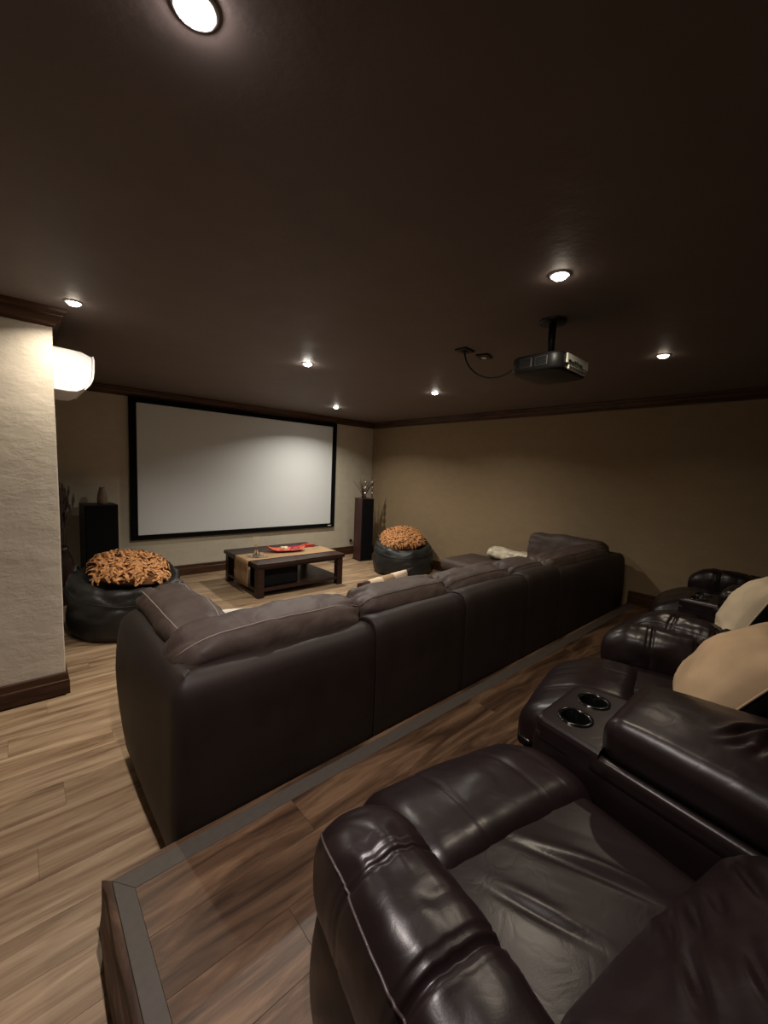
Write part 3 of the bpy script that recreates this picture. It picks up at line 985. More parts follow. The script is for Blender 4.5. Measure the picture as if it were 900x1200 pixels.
def recliner(label, loc, rotz, arm_side, seed):
    t = thing('recliner', label, 'recliner', loc, rotz, 'dark leather cinema recliners')
    rbox('base', (0.60, 0.70, 0.24), 0.03, M['recliner'], t, (0, -0.42, 0.15), (3, 3, 2), 2)
    # seat
    def sd(x, y, z, u):
        w = 0.0
        if u[2] > 0:
            w = 0.020 * (1 - u[0] ** 2) * (1 - 0.5 * u[1] ** 2)
            w += 0.0025 * (ridge(x * 4.0 + y * 3 + seed, y * 2 , 1.0) - 0.7) * (1 - u[0] ** 4)
            for (sx, sy, ln, an) in ((-0.12, 0.02, 0.10, 0.5), (0.05, 0.06, 0.12, 0.6), (0.10, 0.0, 0.10, 0.5)):
                du = (x - sx) * math.cos(an) + (y - sy) * math.sin(an)
                dv = -(x - sx) * math.sin(an) + (y - sy) * math.cos(an)
                w -= 0.005 * g(du, 0.013) * g(dv, ln)
                w += 0.004 * g(du - 0.026, 0.016) * g(dv, ln)
        return (x, y, z + w)
    rbox('seat', (0.655, 0.54, 0.17), 0.05, M['recliner'], t, (0.02 * -arm_side, -0.34, 0.375), (84, 70, 3), 4, sd)
    # leg rest: thick bolster in front of the seat seam, falling forward
    def fd(x, y, z, u):
        k = smooth01(u[1] * 0.5 + 0.5)
        w = 0.016 * (1 - u[0] ** 2) if u[2] > 0 else 0
        w += 0.002 * (ridge(x * 7 + seed, y * 2, z * 2 + 2) - 0.7) + 0.003 * fbm(x * 6 + seed, y * 6, z * 6)
        w -= (0.0025 * g(x - 0.13 - 0.05 * y, 0.008) + 0.0025 * g(x + 0.13 - 0.05 * y, 0.008)) * (1 if u[2] > 0 else 0)
        drop = 0.10 * k * k * k
        return (x * (0.93 + 0.04 * math.sin(PI * k)), y, z + w - drop * (1 if u[2] > -0.2 else 0.3))
    rbox('leg_rest', (0.73, 0.47, 0.30), 0.10, M['recliner'], t, (0.060 * -arm_side, 0.06, 0.332), (60, 30, 4), 6, fd)
    # reclined back in three bolsters
    back = None
    lean = math.radians(52)
    piv = Vector((0.03 * -arm_side, -0.61, 0.32))
    def place(h, d):
        """point at height h along the back, d in front of its rear face"""
        return piv + Vector((0, -math.sin(lean), math.cos(lean))) * h + Vector((0, math.cos(lean), math.sin(lean))) * d
    Rb = Matrix.Rotation(lean, 3, 'X')
    def bolster(name, h0, h1, th, wd, r, sd_, folds, par, seam=None):
        hc = (h0 + h1) / 2
        cen = place(hc, th / 2)
        def bd(x, y, z, u):
            w = 0.0
            if u[1] > -0.3:
                w = 0.035 * (1 - u[0] ** 2) * (1 - u[2] ** 2)
                w += 0.002 * (ridge(x * 5 + sd_, z * 2, 2.0) - 0.7)
                for (fx, fz, ln, an, dp) in folds:
                    du = (x - fx) * math.cos(an) + (z - fz) * math.sin(an)
                    dv = -(x - fx) * math.sin(an) + (z - fz) * math.cos(an)
                    w -= dp * g(du, 0.010) * g(dv, ln)
                    w += dp * 0.55 * (g(du - 0.022, 0.014) + g(du + 0.022, 0.014)) * g(dv, ln)
            w += 0.003 * fbm(x * 7 + sd_, y * 7, z * 7)
            p = Rb @ Vector((x, y + w, z))
            return p + cen
        return rbox(name, (wd, th, h1 - h0), r, M['recliner'], par, (0, 0, 0), (76, 4, 50), 6, bd)
    F1 = [(0.0, -0.11, 0.09, 0.93, 0.015), (-0.06, -0.13, 0.07, 0.93, 0.014), (0.035, -0.08, 0.05, 0.93, 0.010), (0.13, -0.06, 0.13, 0.93, 0.017), (-0.16, -0.03, 0.06, 0.93, 0.014), (-0.12, 0.05, 0.06, 0.93, 0.012), (0.06, 0.02, 0.08, 0.9, 0.012)]
    F2 = [(-0.09, -0.10, 0.09, 0.1, 0.014), (0.05, -0.09, 0.10, -0.1, 0.014), (0.16, -0.10, 0.08, -0.2, 0.010)]
    back = bolster('back', 0.0, 0.50, 0.275, 0.72, 0.085, seed + 1, F1, t, 0.11 * arm_side)
    bolster('head_rest', 0.485, 0.74, 0.24, 0.66, 0.09, seed + 5, F2, t)
    if arm_side:
        arm_pad(arm_side, t, seed)
    return t

def console(label, loc, rotz, seed, rear=0.315):
    t = thing('cup_holder_console', label, 'console', loc, rotz, 'consoles between the recliners')
    W0, W1, LEN, Z0, Z1 = 0.185, rear, 0.80, 0.02, 0.575   # half widths front and rear
    def hw(y):
        return W0 + (W1 - W0) * min(1.0, -y / LEN)
    # body: rear part under the lid
    def bd(x, y, z, u):
        yy = y - LEN / 2
        return (u[0] * hw(yy) , yy, z + (Z0 + 0.53) / 2)
    rbox('body', (2 * W1, LEN, 0.51), 0.025, M['recliner'], t, (0, 0, 0), (3, 10, 4), 3, bd)
    # rim: padded wall round the front tray and along both sides of the lid
    TL = 0.235
    outer = []
    for x, y in ((-1, -TL), (-1, -0.03)):
        outer.append((x * hw(y), y))
    for a in (PI, 5 * PI / 6, 2 * PI / 3, PI / 2):
        outer.append((-hw(0) + 0.03 + 0.03 * math.cos(a), -0.03 + 0.03 * math.sin(a)))
    outer += [(-x, y) for x, y in outer[::-1]]
    lv = [(0.0, 0.50), (0.0, Z1 - 0.018), (0.004, Z1 - 0.006), (0.012, Z1), (0.022, Z1 + 0.001)]
    cxm, cym = 0.0, -TL * 0.55
    cups = [(-0.083, -0.105), (0.083, -0.105)]
    CR = 0.050
    bm = bmesh.new()
    rows = []
    for ins, z in lv:
        row = []
        for x, y in outer:
            sx_ = x - ins * (1 if x > 0 else -1)
            sy_ = y - (ins if y > -TL + 0.001 else 0)
            row.append(bm.verts.new((sx_, sy_, z)))
        rows.append(row)
    n = len(outer)
    for a, b2 in zip(rows, rows[1:]):
        for i in range(n):
            bm.faces.new((a[i], a[(i + 1) % n], b2[(i + 1) % n], b2[i]))
    edges = [bm.edges.get((rows[-1][i], rows[-1][(i + 1) % n])) for i in range(n)]
    for cx, cy in cups:
        ring = [bm.verts.new((cx + CR * math.cos(2 * PI * k / 28), cy + CR * math.sin(2 * PI * k / 28), Z1 + 0.001)) for k in range(28)]
        edges += [bm.edges.new((ring[k], ring[(k + 1) % 28])) for k in range(28)]
    bmesh.ops.triangle_fill(bm, use_beauty=True, edges=edges)
    bmesh.ops.recalc_face_normals(bm, faces=bm.faces)
    me = bpy.data.meshes.new('cup_tray')
    bm.to_mesh(me)
    bm.free()
    me.materials.append(M['recliner'])
    tray = bpy.data.objects.new('cup_tray', me)
    COL.objects.link(tray)
    tray.parent = t
    for cx, cy in cups:
        lathe('cup_holder', [(CR + 0.012, Z1 - 0.001), (CR + 0.010, Z1 + 0.005), (CR + 0.004, Z1 + 0.007), (CR - 0.001, Z1 + 0.005), (CR - 0.004, Z1 + 0.000), (CR - 0.005, Z1 - 0.065), (CR - 0.010, Z1 - 0.070), (0.001, Z1 - 0.071)],
              M['cup_black'], tray, 32, (cx, cy, 0), cap=False)
    # side rails beside the lid
    for s in (-1, 1):
        pts = [Vector((s * (hw(y) - 0.016), y, Z1 - 0.030)) for y in [-TL + 0.02 - i * (LEN - TL) / 12 for i in range(13)]]
        rail_v, rail_f = tube_data(pts, 0.019, 10)
        rail_v = [(x, y, z + (0.0 if z > Z1 - 0.03 else -0.03)) for x, y, z in rail_v]
        link('side_rail', rail_v, rail_f, M['recliner'], t)
    # padded lid
    def ld(x, y, z, u):
        yc = y - (TL + LEN) / 2 - 0.0
        w_ = hw(yc) - 0.028
        xx = u[0] * w_
        w = 0.0
        if u[2] > -0.2:
            w = 0.030 * (1 - u[0] ** 2) * (1 - u[1] ** 4)
            w += 0.003 * fbm(x * 5 + seed, y * 5, 0)
            for (fx, fy, ln, an, dp) in ((0.02, -0.02, 0.07, 1.25, 0.013), (0.08, -0.055, 0.08, 1.15, 0.016), (-0.02, -0.08, 0.07, 1.35, 0.013), (0.10, -0.11, 0.08, 1.2, 0.013), (-0.08, -0.03, 0.05, 1.0, 0.008), (0.03, -0.15, 0.07, 1.3, 0.010)):
                du = (x - fx) * math.cos(an) + (y - fy) * math.sin(an)
                dv = -(x - fx) * math.sin(an) + (y - fy) * math.cos(an)
                w -= dp * g(du, 0.010) * g(dv, ln)
                w += dp * 0.6 * (g(du - 0.02, 0.013) + g(du + 0.02, 0.013)) * g(dv, ln)
        return (xx, yc, z + w + 0.61 - 0.012 * u[1] * 0)
    rbox('lid', (2 * W1, LEN - TL + 0.02, 0.15), 0.060, M['recliner'], t, (0, 0, 0), (50, 70, 3), 6, ld)
    return t

A1 = math.radians(12)
recliner('dark leather recliner filling the lower right corner, nearest the camera', (0.985, 0.628, PLAT_H), -A1, -1, 2.0)
console('leather cup holder console beside the nearest recliner, its two holders empty', (1.552, 0.655, PLAT_H), 0, 3.0)
recliner('dark leather recliner holding the tan cushion', (2.105, 0.68, PLAT_H), A1, 1, 9.0)
DX, DY = 2.33, 0.06
recliner('dark leather recliner holding the paler cream cushion', (0.985 + DX, 0.66 + DY, PLAT_H), -A1 * 0.2, -1, 14.0)
console('small-looking far cup holder console near the right wall', (1.552 + DX, 0.665 + DY, PLAT_H), 0, 17.0, 0.215)
recliner('farthest dark leather recliner, its arm beside the right wall', (2.105 + DX, 0.70 + DY, PLAT_H), A1 * 0.8, 1, 21.0)

def seat_pillow(label, loc, rot, size, front, seed):
    t = thing('pillow', label, 'cushion', loc, 0, 'two-sided cushions on the recliners')
    t.rotation_euler = rot
    v, f, o = pillow_data(*size, seed=seed, n=34, crease=0.005)
    nf = len(f) // 2
    link('front_cover', v[:o], f[:nf], M[front], t)
    back = link('back_cover', v[o:], [tuple(i - o for i in q) for q in f[nf:]], M['dark_cloth'], t)
    back['label'] = 'dark reverse side of the cushion'
    n = 34
    ring = [(i, 0) for i in range(n)] + [(n, j) for j in range(n)] + [(i, n) for i in range(n, 0, -1)] + [(0, j) for j in range(n, 0, -1)]
    tube('seam', [v[i * (n + 1) + j] for i, j in ring], 0.004, M[front], t, 6, closed=True)
    MB().box(-0.035, 0.03, -0.001, 0.001, -0.012, 0.012).build('mark', M['grey_plastic'], back, loc=(0.05, -size[2] / 2 - 0.004, 0.06))
    return t
seat_pillow('plump tan cushion with a dark reverse on the second recliner', (2.11, 0.21, PLAT_H + 0.645), (math.radians(34), math.radians(0), math.radians(10)), (0.58, 0.54, 0.30), 'tan', 1.0)
seat_pillow('pale cream cushion with a dark reverse on the third recliner', (3.36, 0.29, PLAT_H + 0.64), (math.radians(24), math.radians(0), math.radians(6)), (0.54, 0.52, 0.27), 'cream', 6.0)

# ------------------------------------------------------------------ bean bags with shaggy cushions
def beanbag(label, loc, rotz, R, H, seed, fa=1.0):
    """H = height of the back rim; the bag is dished and lower at the front (local -y)"""
    prof = [(0.0, 0.0), (0.5, 0.0), (0.80, 0.0), (0.90, 0.02), (0.97, 0.10), (1.0, 0.22), (1.0, 0.36), (0.985, 0.52), (0.96, 0.66), (0.93, 0.76), (0.90, 0.83), (0.84, 0.88), (0.74, 0.87), (0.60, 0.80), (0.45, 0.73), (0.25, 0.68), (0.001, 0.66)]
    fine = []
    for a, b_ in zip(prof, prof[1:]):
        for k in range(3):
            t_ = k / 3
            fine.append((a[0] + (b_[0] - a[0]) * t_, a[1] + (b_[1] - a[1]) * t_))
    fine.append(prof[-1])
    def d(x, y, z, a):
        q = z
        rr = math.hypot(x, y)
        back = 0.5 + 0.5 * math.sin(a)           # 1 at the back
        h = H * (0.80 + 0.28 * back * smooth01((rr - 0.3) / 0.5))
        up = smooth01((q - 0.1) / 0.6)
        fold = 0.030 * fa * up * (ridge(math.cos(a) * 2.6 + seed, math.sin(a) * 2.6, q * 4) - 0.6) * smooth01((rr - 0.4) / 0.4)
        fold += 0.016 * fa * math.sin(a * 7 + seed + 3 * fbm(math.cos(a), math.sin(a), seed)) * up * up * smooth01((rr - 0.5) / 0.3)
        bulge = 1 + 0.05 * fbm(math.cos(a) * 1.2 + seed, math.sin(a) * 1.2, q * 1.5) + 0.02 * math.cos(2 * a + seed)
        s = R * bulge + fold
        return (x * s, y * s, q * h + fold * 0.9 * (1 if q > 0.3 else 0))
    t = thing('bean_bag', label, 'bean bag', loc, rotz, 'black bean bags')
    lathe('cover', fine, M['beanbag'], t, 72, cap=False, deform=d)
    # welt seam round the rim
    pts = []
    for j in range(72):
        a = 2 * PI * j / 72
        x, y, z = d(0.965 * math.cos(a), 0.965 * math.sin(a), 0.66, a)
        pts.append((x * 1.004, y * 1.004, z))
    tube('seam', pts, 0.005, M['beanbag'], t, 6, closed=True)
    # carry handle / gathered ear
    ear = []
    for i in range(9):
        s = i / 8
        ear.append((0.86 * R * math.cos(2.5 + s * 0.35), 0.86 * R * math.sin(2.5 + s * 0.35), H * 0.90 + 0.05 * math.sin(PI * s)))
    tube('handle', ear, 0.012, M['beanbag'], t, 7)
    return t

def shag_cushion(label, loc, rot, L, W, T, n, seed, sl=(0.06, 0.095), ws=1.0):
    rnd = random.Random(seed)
    t = thing('shag_cushion', label, 'cushion', loc, 0, 'orange shag cushions on the bean bags')
    t.rotation_euler = rot
    def surf(a, b_):
        k = (max(0.0, (1 - a * a) * (1 - b_ * b_))) ** 0.42
        ra, rb = math.sqrt(1 - 0.36 * b_ * b_), math.sqrt(1 - 0.36 * a * a)
        return Vector((a * L / 2 * ra, b_ * W / 2 * rb, T * k))
    v, f = [], []
    m_ = 14
    for side in (1, -0.6):
        o = len(v)
        for i in range(m_ + 1):
            for j in range(m_ + 1):
                p = surf(-1 + 2 * i / m_, -1 + 2 * j / m_)
                v.append((p.x, p.y, p.z * side))
        for i in range(m_):
            for j in range(m_):
                f.append((o + i * (m_ + 1) + j, o + (i + 1) * (m_ + 1) + j, o + (i + 1) * (m_ + 1) + j + 1, o + i * (m_ + 1) + j + 1))
    link('cover', v, f, M['shag_base'], t)
    v, f = [], []
    for _ in range(n):
        a, b_ = rnd.uniform(-0.97, 0.97), rnd.uniform(-0.97, 0.97)
        p = surf(a, b_)
        e = 0.02
        nx = surf(min(1, a + e), b_) - surf(max(-1, a - e), b_)
        ny = surf(a, min(1, b_ + e)) - surf(a, max(-1, b_ - e))
        nrm = nx.cross(ny).normalized()
        ang = rnd.uniform(0, 2 * PI)
        tang = (nx.normalized() * math.cos(ang) + ny.normalized() * math.sin(ang))
        tang = (tang + Vector((0, -0.5, -0.45))).normalized()
        tang = (tang - nrm * tang.dot(nrm)).normalized()
        sdv = nrm.cross(tang)
        ln = rnd.uniform(*sl)
        wd = rnd.uniform(0.008, 0.013) * ws
        lift = rnd.uniform(0.014, 0.042) * (0.6 + 0.4 * ws)
        tw = rnd.uniform(-0.5, 0.5)
        o = len(v)
        for k in range(4):
            s = k / 3
            c = p + tang * ln * s + nrm * (lift * math.sin(PI * min(1, s * 0.9)) + 0.002)
            ww = wd * (1 - 0.45 * s)
            sv = (sdv * math.cos(tw * s) + nrm * math.sin(tw * s)) * ww
            th = nrm * 0.0022
            v += [c - sv, c + th, c + sv, c - th]
        for k in range(3):
            for q in range(4):
                f.append((o + k * 4 + q, o + k * 4 + (q + 1) % 4, o + (k + 1) * 4 + (q + 1) % 4, o + (k + 1) * 4 + q))
        f.append((o + 12, o + 13, o + 14, o + 15))
    fr = link('shag_strips', v, f, M['shag'], t, smooth=False)
    fr['kind'] = 'stuff'
    return t

beanbag('large black bean bag beside the cream wall corner', (0.79, 4.62, 0.0), math.radians(10), 0.50, 0.66, 1.0)
shag_cushion('orange shag cushion on the bean bag left of the coffee table', (0.81, 4.66, 0.55), (math.radians(14), math.radians(9), math.radians(-14)), 0.64, 0.54, 0.13, 380, 3, (0.08, 0.13), 1.35)
beanbag('black bean bag in the far right corner, beside the tall speaker', (4.78, 4.77, 0.0), math.radians(-35), 0.51, 0.60, 5.0, 0.45)
shag_cushion('orange shag cushion on the bean bag at the far right corner', (4.79, 4.82, 0.50), (math.radians(16), math.radians(-4), math.radians(-35)), 0.70, 0.60, 0.19, 800, 5, (0.07, 0.11), 0.8)

# ------------------------------------------------------------------ coffee table and what is on it
TX0, TX1, TY0, TY1, TZ = 2.15, 3.49, 4.67, 5.76, 0.445
t = thing('coffee_table', 'low dark wood coffee table with a lower shelf before the screen', 'table', (TX0, TY0, 0))
w, d = TX1 - TX0, TY1 - TY0
mb = MB()
mb.rb(0, w, 0, d, TZ - 0.05, TZ, 0.006)
mb.build('tabletop', M['espresso'], t)
for i in range(4):
    x = 0.02 if i % 2 == 0 else w - 0.11
    y = 0.02 if i < 2 else d - 0.11
    mb = MB().rb(x, x + 0.09, y, y + 0.09, 0.0, TZ - 0.05, 0.005)
    mb.build('leg', M['espresso'], t)
MB().rb(0.03, w - 0.03, 0.03, d - 0.03, 0.075, 0.115, 0.004).build('lower_shelf', M['espresso'], t)
for y in (0.03, d - 0.06):
    MB().rb(0.11, w - 0.11, y, y + 0.03, TZ - 0.085, TZ - 0.05, 0.003).build('apron', M['espresso'], t)
for x in (0.03, w - 0.06):
    MB().rb(x, x + 0.03, 0.11, d - 0.11, TZ - 0.085, TZ - 0.05, 0.003).build('apron', M['espresso'], t)

t = thing('subwoofer_box', 'black cloth-covered speaker box on the lower shelf of the coffee table', 'speaker', (2.52, 4.94, 0.117))
MB().rb(-0.26, 0.26, -0.17, 0.18, 0.0, 0.268, 0.008).build('cabinet', M['black'], t)
MB().rb(-0.24, 0.24, -0.185, -0.17, 0.012, 0.255, 0.005).build('grille', M['black'], t)

# runner along the table, hanging over both ends
ry0, ry1 = 4.90, 5.32
t = thing('table_runner', 'tan cloth runner with fringed ends across the coffee table', 'runner', (0, 0, 0))
path = [(TX0 - 0.010 - 0.004 * math.sin(k), TZ - 0.31 + 0.31 * k / 8 - 0.006) for k in range(8)] + [(TX0 - 0.006, TZ + 0.000), (TX0 + 0.006, TZ + 0.004)]
path += [(TX0 + 0.02 + (w - 0.04) * k / 24, TZ + 0.0035) for k in range(25)]
path += [(TX1 + 0.004, TZ + 0.002)] + [(TX1 + 0.010, TZ - 0.02 - 0.11 * k / 5) for k in range(6)]
v, f = [], []
m_ = 12
for i, (x, z) in enumerate(path):
    for j in range(m_ + 1):
        y = ry0 + (ry1 - ry0) * j / m_
        wv = 0.006 * fbm(y * 6, z * 5, 2.0) * smooth01((TZ - z) / 0.1)
        v.append((x + (wv - 0.004 if x < TX0 else wv), y + 0.008 * fbm(x * 2, z * 3, 7), z + (0.0012 * fbm(x * 9, y * 9, 0) if TX0 < x < TX1 else 0)))
for i in range(len(path) - 1):
    for j in range(m_):
        f.append((i * (m_ + 1) + j, (i + 1) * (m_ + 1) + j, (i + 1) * (m_ + 1) + j + 1, i * (m_ + 1) + j + 1))
ro = link('runner_cloth', v, f, M['runner'], t)
md = ro.modifiers.new('thickness', 'SOLIDIFY')
md.thickness = 0.002
md.offset = 1.0
mb = MB()
for k in range(34):
    y = ry0 + 0.006 + (ry1 - ry0 - 0.012) * k / 33
    mb.tube([(TX1 + 0.011, y, TZ - 0.128), (TX1 + 0.012, y + random.uniform(-.004, .004), TZ - 0.16), (TX1 + 0.010, y + random.uniform(-.008, .008), TZ - 0.20)], 0.0022, 4)
    mb.tube([(TX0 - 0.014, y, TZ - 0.312), (TX0 - 0.013, y + random.uniform(-.004, .004), TZ - 0.325), (TX0 - 0.013, y + random.uniform(-.005, .005), TZ - 0.335)], 0.0022, 4)
fo = mb.build('fringe', M['runner'], t)
fo['kind'] = 'stuff'

TT = TZ + 0.0065
t = thing('reed_diffuser', 'clear glass reed diffuser bottle on the coffee table', 'diffuser', (2.335, 5.10, TT + 0.006))
lathe('bottle', [(0.001, 0.0), (0.040, 0.0), (0.046, 0.006), (0.047, 0.03), (0.040, 0.055), (0.022, 0.072), (0.016, 0.082), (0.016, 0.104), (0.021, 0.108), (0.021, 0.112), (0.013, 0.112), (0.012, 0.085), (0.034, 0.055), (0.042, 0.03), (0.041, 0.01), (0.001, 0.007)], M['glass'], t, 24, cap=False)
for k in range(6):
    a = k * 1.05
    tube('reed', [(-0.008 * math.cos(a), -0.008 * math.sin(a), 0.02), (0.036 * math.cos(a), 0.030 * math.sin(a), 0.27)], 0.0022, M['reed'], t, 5)
o = MB().rb(2.245, 2.445, 4.985, 5.205, TT - 0.001, TT + 0.005, 0.002).build('place_mat', M['glass'])
tag(o, 'clear glass mat under the reed diffuser', 'mat')

# boat-shaped platter
t = thing('platter', 'red boat-shaped platter on the coffee table runner', 'platter', (2.84, 5.20, TT), math.radians(-14))
v, f = [], []
nu, nv = 28, 12
def boat(a, b_, dz):
    w_ = 0.125 * math.sqrt(max(0.0, 1 - a ** 4)) * (0.55 + 0.45 * math.sqrt(max(0, 1 - a * a)))
    return (a * 0.29, b_ * w_, 0.004 + 0.075 * a ** 4 + 0.03 * b_ * b_ * (1 - 0.4 * a * a) + dz)
for dz in (0.0, 0.007):
    for i in range(nu + 1):
        for j in range(nv + 1):
            v.append(boat(-1 + 2 * i / nu, -1 + 2 * j / nv, dz))
o_ = (nu + 1) * (nv + 1)
for s in (0, 1):
    for i in range(nu):
        for j in range(nv):
            f.append((s * o_ + i * (nv + 1) + j, s * o_ + (i + 1) * (nv + 1) + j, s * o_ + (i + 1) * (nv + 1) + j + 1, s * o_ + i * (nv + 1) + j + 1))
for i in range(nu):
    for j in (0, nv):
        f.append((i * (nv + 1) + j, (i + 1) * (nv + 1) + j, o_ + (i + 1) * (nv + 1) + j, o_ + i * (nv + 1) + j))
link('dish', v, f, M['red'], t)
for k in range(9):
    a = -0.5 + k * 0.16
    p = boat(a, -0.93, 0.010)
    v2, f2 = lathe_data([(0.001, -0.005), (0.005, -0.003), (0.006, 0.0), (0.005, 0.003), (0.001, 0.005)], 8, p)
    link('rim_bead', v2, f2, M['wax'], t)
for k, (x, y) in enumerate(((-0.055, 0.03), (-0.005, 0.035), (-0.025, -0.025))):
    o = lathe('tealight_candle', [(0.001, 0.0), (0.026, 0.0), (0.028, 0.004), (0.028, 0.040), (0.025, 0.044), (0.001, 0.042)], M['wax'], None, 20, cap=False)
    pw = Matrix.Rotation(math.radians(-14), 3, 'Z') @ Vector((x, y, 0))
    o.location = (2.84 + pw.x, 5.20 + pw.y, TT + 0.021)
    tag(o, ['short cream candle at the left end of the row in the red platter', 'short cream candle at the right end of the row in the red platter', 'short cream candle nearest the camera in the red platter'][k], 'candle', 'cream candles in the red platter')
# folded napkin: a pleated fan
v, f = [], []
for i in range(13):
    a = -0.75 + 1.5 * i / 12
    for k in range(5):
        s = k / 4
        rr = 0.02 + 0.17 * s
        v.append((rr * math.cos(a) * 0.9, rr * math.sin(a) * 0.62, 0.018 + 0.050 * math.sin(PI * s * 0.85) + 0.006 * (i % 2) * s))
for i in range(12):
    for k in range(4):
        f.append((i * 5 + k, (i + 1) * 5 + k, (i + 1) * 5 + k + 1, i * 5 + k + 1))
o = link('folded_napkin', v, f, M['magenta'], None, smooth=False, loc=(2.86, 5.17, TT + 0.004), rotz=math.radians(-10))
md = o.modifiers.new('thickness', 'SOLIDIFY')
md.thickness = 0.003
tag(o, 'magenta folded napkin on the red platter', 'napkin')
t = thing('trinket_box', 'small red lidded box on the far end of the table runner', 'box', (3.30, 5.36, TT), math.radians(-6))
MB().rb(-0.075, 0.075, -0.045, 0.045, 0, 0.028, 0.004).build('box_base', M['red_box'], t)
MB().rb(-0.078, 0.078, -0.048, 0.048, 0.029, 0.042, 0.004).build('lid', M['red_box'], t)

# ------------------------------------------------------------------ speakers and what stands on them
t = thing('tower_speaker', 'tall speaker with maroon wood sides beside the far right bean bag', 'speaker', (4.74, 5.80, 0), math.radians(-8), 'floor standing speakers')
MB().rb(-0.125, 0.125, -0.12, 0.14, 0.012, 1.15, 0.006).build('cabinet', M['maroon_wood'], t)
MB().rb(-0.120, 0.120, -0.140, -0.120, 0.03, 1.14, 0.006).build('grille', M['black'], t)
MB().rb(-0.135, 0.135, -0.13, 0.15, 0.0, 0.014, 0.004).build('plinth', M['black_plastic'], t)
t = thing('tower_speaker', 'black speaker tower behind the left bean bag', 'speaker', (0.73, 6.02, 0), math.radians(4), 'floor standing speakers')
MB().rb(-0.172, 0.172, -0.12, 0.20, 0.012, 1.11, 0.006).build('cabinet', M['black_plastic'], t)
MB().rb(-0.165, 0.165, -0.140, -0.120, 0.03, 1.10, 0.006).build('grille', M['black'], t)
MB().rb(-0.18, 0.18, -0.13, 0.21, 0.0, 0.014, 0.004).build('plinth', M['black_plastic'], t)

o = lathe('vase', [(0.001, 0.0), (0.046, 0.0), (0.052, 0.01), (0.055, 0.06), (0.050, 0.11), (0.038, 0.16), (0.030, 0.19), (0.031, 0.205), (0.026, 0.205), (0.024, 0.19), (0.001, 0.12)], M['ceramic'], None, 28, cap=False, loc=(0.76, 6.0, 1.11))
tag(o, 'small brown ceramic vase on top of the black left speaker', 'vase')

def stalk_pot(label, loc, seed, n, h, spread):
    rnd = random.Random(seed)
    t = thing('twig_arrangement', label, 'decoration', loc)
    lathe('pot', [(0.001, 0.0), (0.035, 0.0), (0.042, 0.01), (0.045, 0.04), (0.040, 0.05), (0.036, 0.05), (0.034, 0.02), (0.001, 0.018)], M['black_plastic'], t, 18, cap=False)
    for k in range(n):
        a = rnd.uniform(0, 2 * PI)
        q = rnd.uniform(0.3, 1) * spread
        hh = h * rnd.uniform(0.75, 1.0)
        tube('twig', [(0.012 * math.cos(a), 0.012 * math.sin(a), 0.02), (q * 0.45 * math.cos(a), q * 0.45 * math.sin(a), hh * 0.55), (q * math.cos(a), q * math.sin(a), hh)], [0.005, 0.0045, 0.003], M['twig'], t, 5)
    return t
stalk_pot('dark twigs fanning out of a pot on the maroon speaker', (4.72, 5.80, 1.15), 4, 22, 0.37, 0.25)
for k, (x, y, h) in enumerate(((4.66, 5.69, 0.30), (4.835, 5.70, 0.33))):
    t = thing('beaded_stand', ['silver beaded stem stand at the front left of the maroon speaker top', 'silver beaded stem stand at the right edge of the maroon speaker top'][k], 'decoration', (x, y, 1.15), 0, 'beaded stems on the speaker')
    lathe('foot', [(0.001, 0.0), (0.028, 0.0), (0.026, 0.008), (0.006, 0.014), (0.001, 0.014)], M['twig'], t, 16, cap=False)
    tube('stem', [(0, 0, 0.01), (0.004, 0, h * 0.5), (0, 0, h)], 0.0035, M['twig'], t, 6)
    z = 0.03
    i = 0
    while z < h:
        r_ = 0.016 + 0.014 * (i % 2)
        lathe('bead', [(0.001, z)] + [(r_ * math.sin(PI * q / 6), z + r_ - r_ * math.cos(PI * q / 6)) for q in range(1, 6)] + [(0.001, z + 2 * r_)], M['bead'] if i % 2 else M['twig'], t, 12, cap=False)
        z += 2 * r_ + 0.004
        i += 1

# dried plant in a floor vase, half hidden by the wall corner
t = thing('dried_plant', 'dark dried leafy stems in a floor vase left of the black speaker', 'plant', (0.34, 5.75, 0))
lathe('floor_vase', [(0.001, 0.0), (0.09, 0.0), (0.10, 0.02), (0.12, 0.25), (0.10, 0.5), (0.055, 0.62), (0.06, 0.66), (0.05, 0.66), (0.045, 0.62), (0.001, 0.5)], M['espresso'], t, 24, cap=False)
rnd = random.Random(12)
for k in range(16):
    a = rnd.uniform(0, 2 * PI)
    q = rnd.uniform(0.05, 0.20)
    hh = rnd.uniform(1.05, 1.42)
    px, py = q * math.cos(a), q * math.sin(a)
    px = max(px * 0.8, -0.08)
    tube('stem', [(0.02 * math.cos(a), 0.02 * math.sin(a), 0.55), (px * 0.45, py * 0.45, hh * 0.72), (px, py, hh)], [0.005, 0.004, 0.002], M['twig'], t, 5)
    lv, lf = [], []
    for i in range(7):
        s = 0.45 + 0.55 * i / 6
        c = Vector((px * s * s, py * s * s, 0.55 + (hh - 0.55) * s))
        dr = Vector((rnd.uniform(-0.5, 0.5), rnd.uniform(-0.7, 0.7), 1.8)).normalized()
        sv = dr.orthogonal().normalized() * rnd.uniform(0.018, 0.03)
        ln = rnd.uniform(0.16, 0.26)
        o0 = len(lv)
        lv += [c, c + dr * ln * 0.5 + sv, c + dr * ln, c + dr * ln * 0.5 - sv, c + dr * ln * 0.5 + Vector((0, 0, 0.006))]
        lf += [(o0, o0 + 1, o0 + 4), (o0 + 1, o0 + 2, o0 + 4), (o0 + 2, o0 + 3, o0 + 4), (o0 + 3, o0, o0 + 4)]
    lo = link('leaf_spray', lv, lf, M['leaf'], t)
    lo['kind'] = 'stuff'

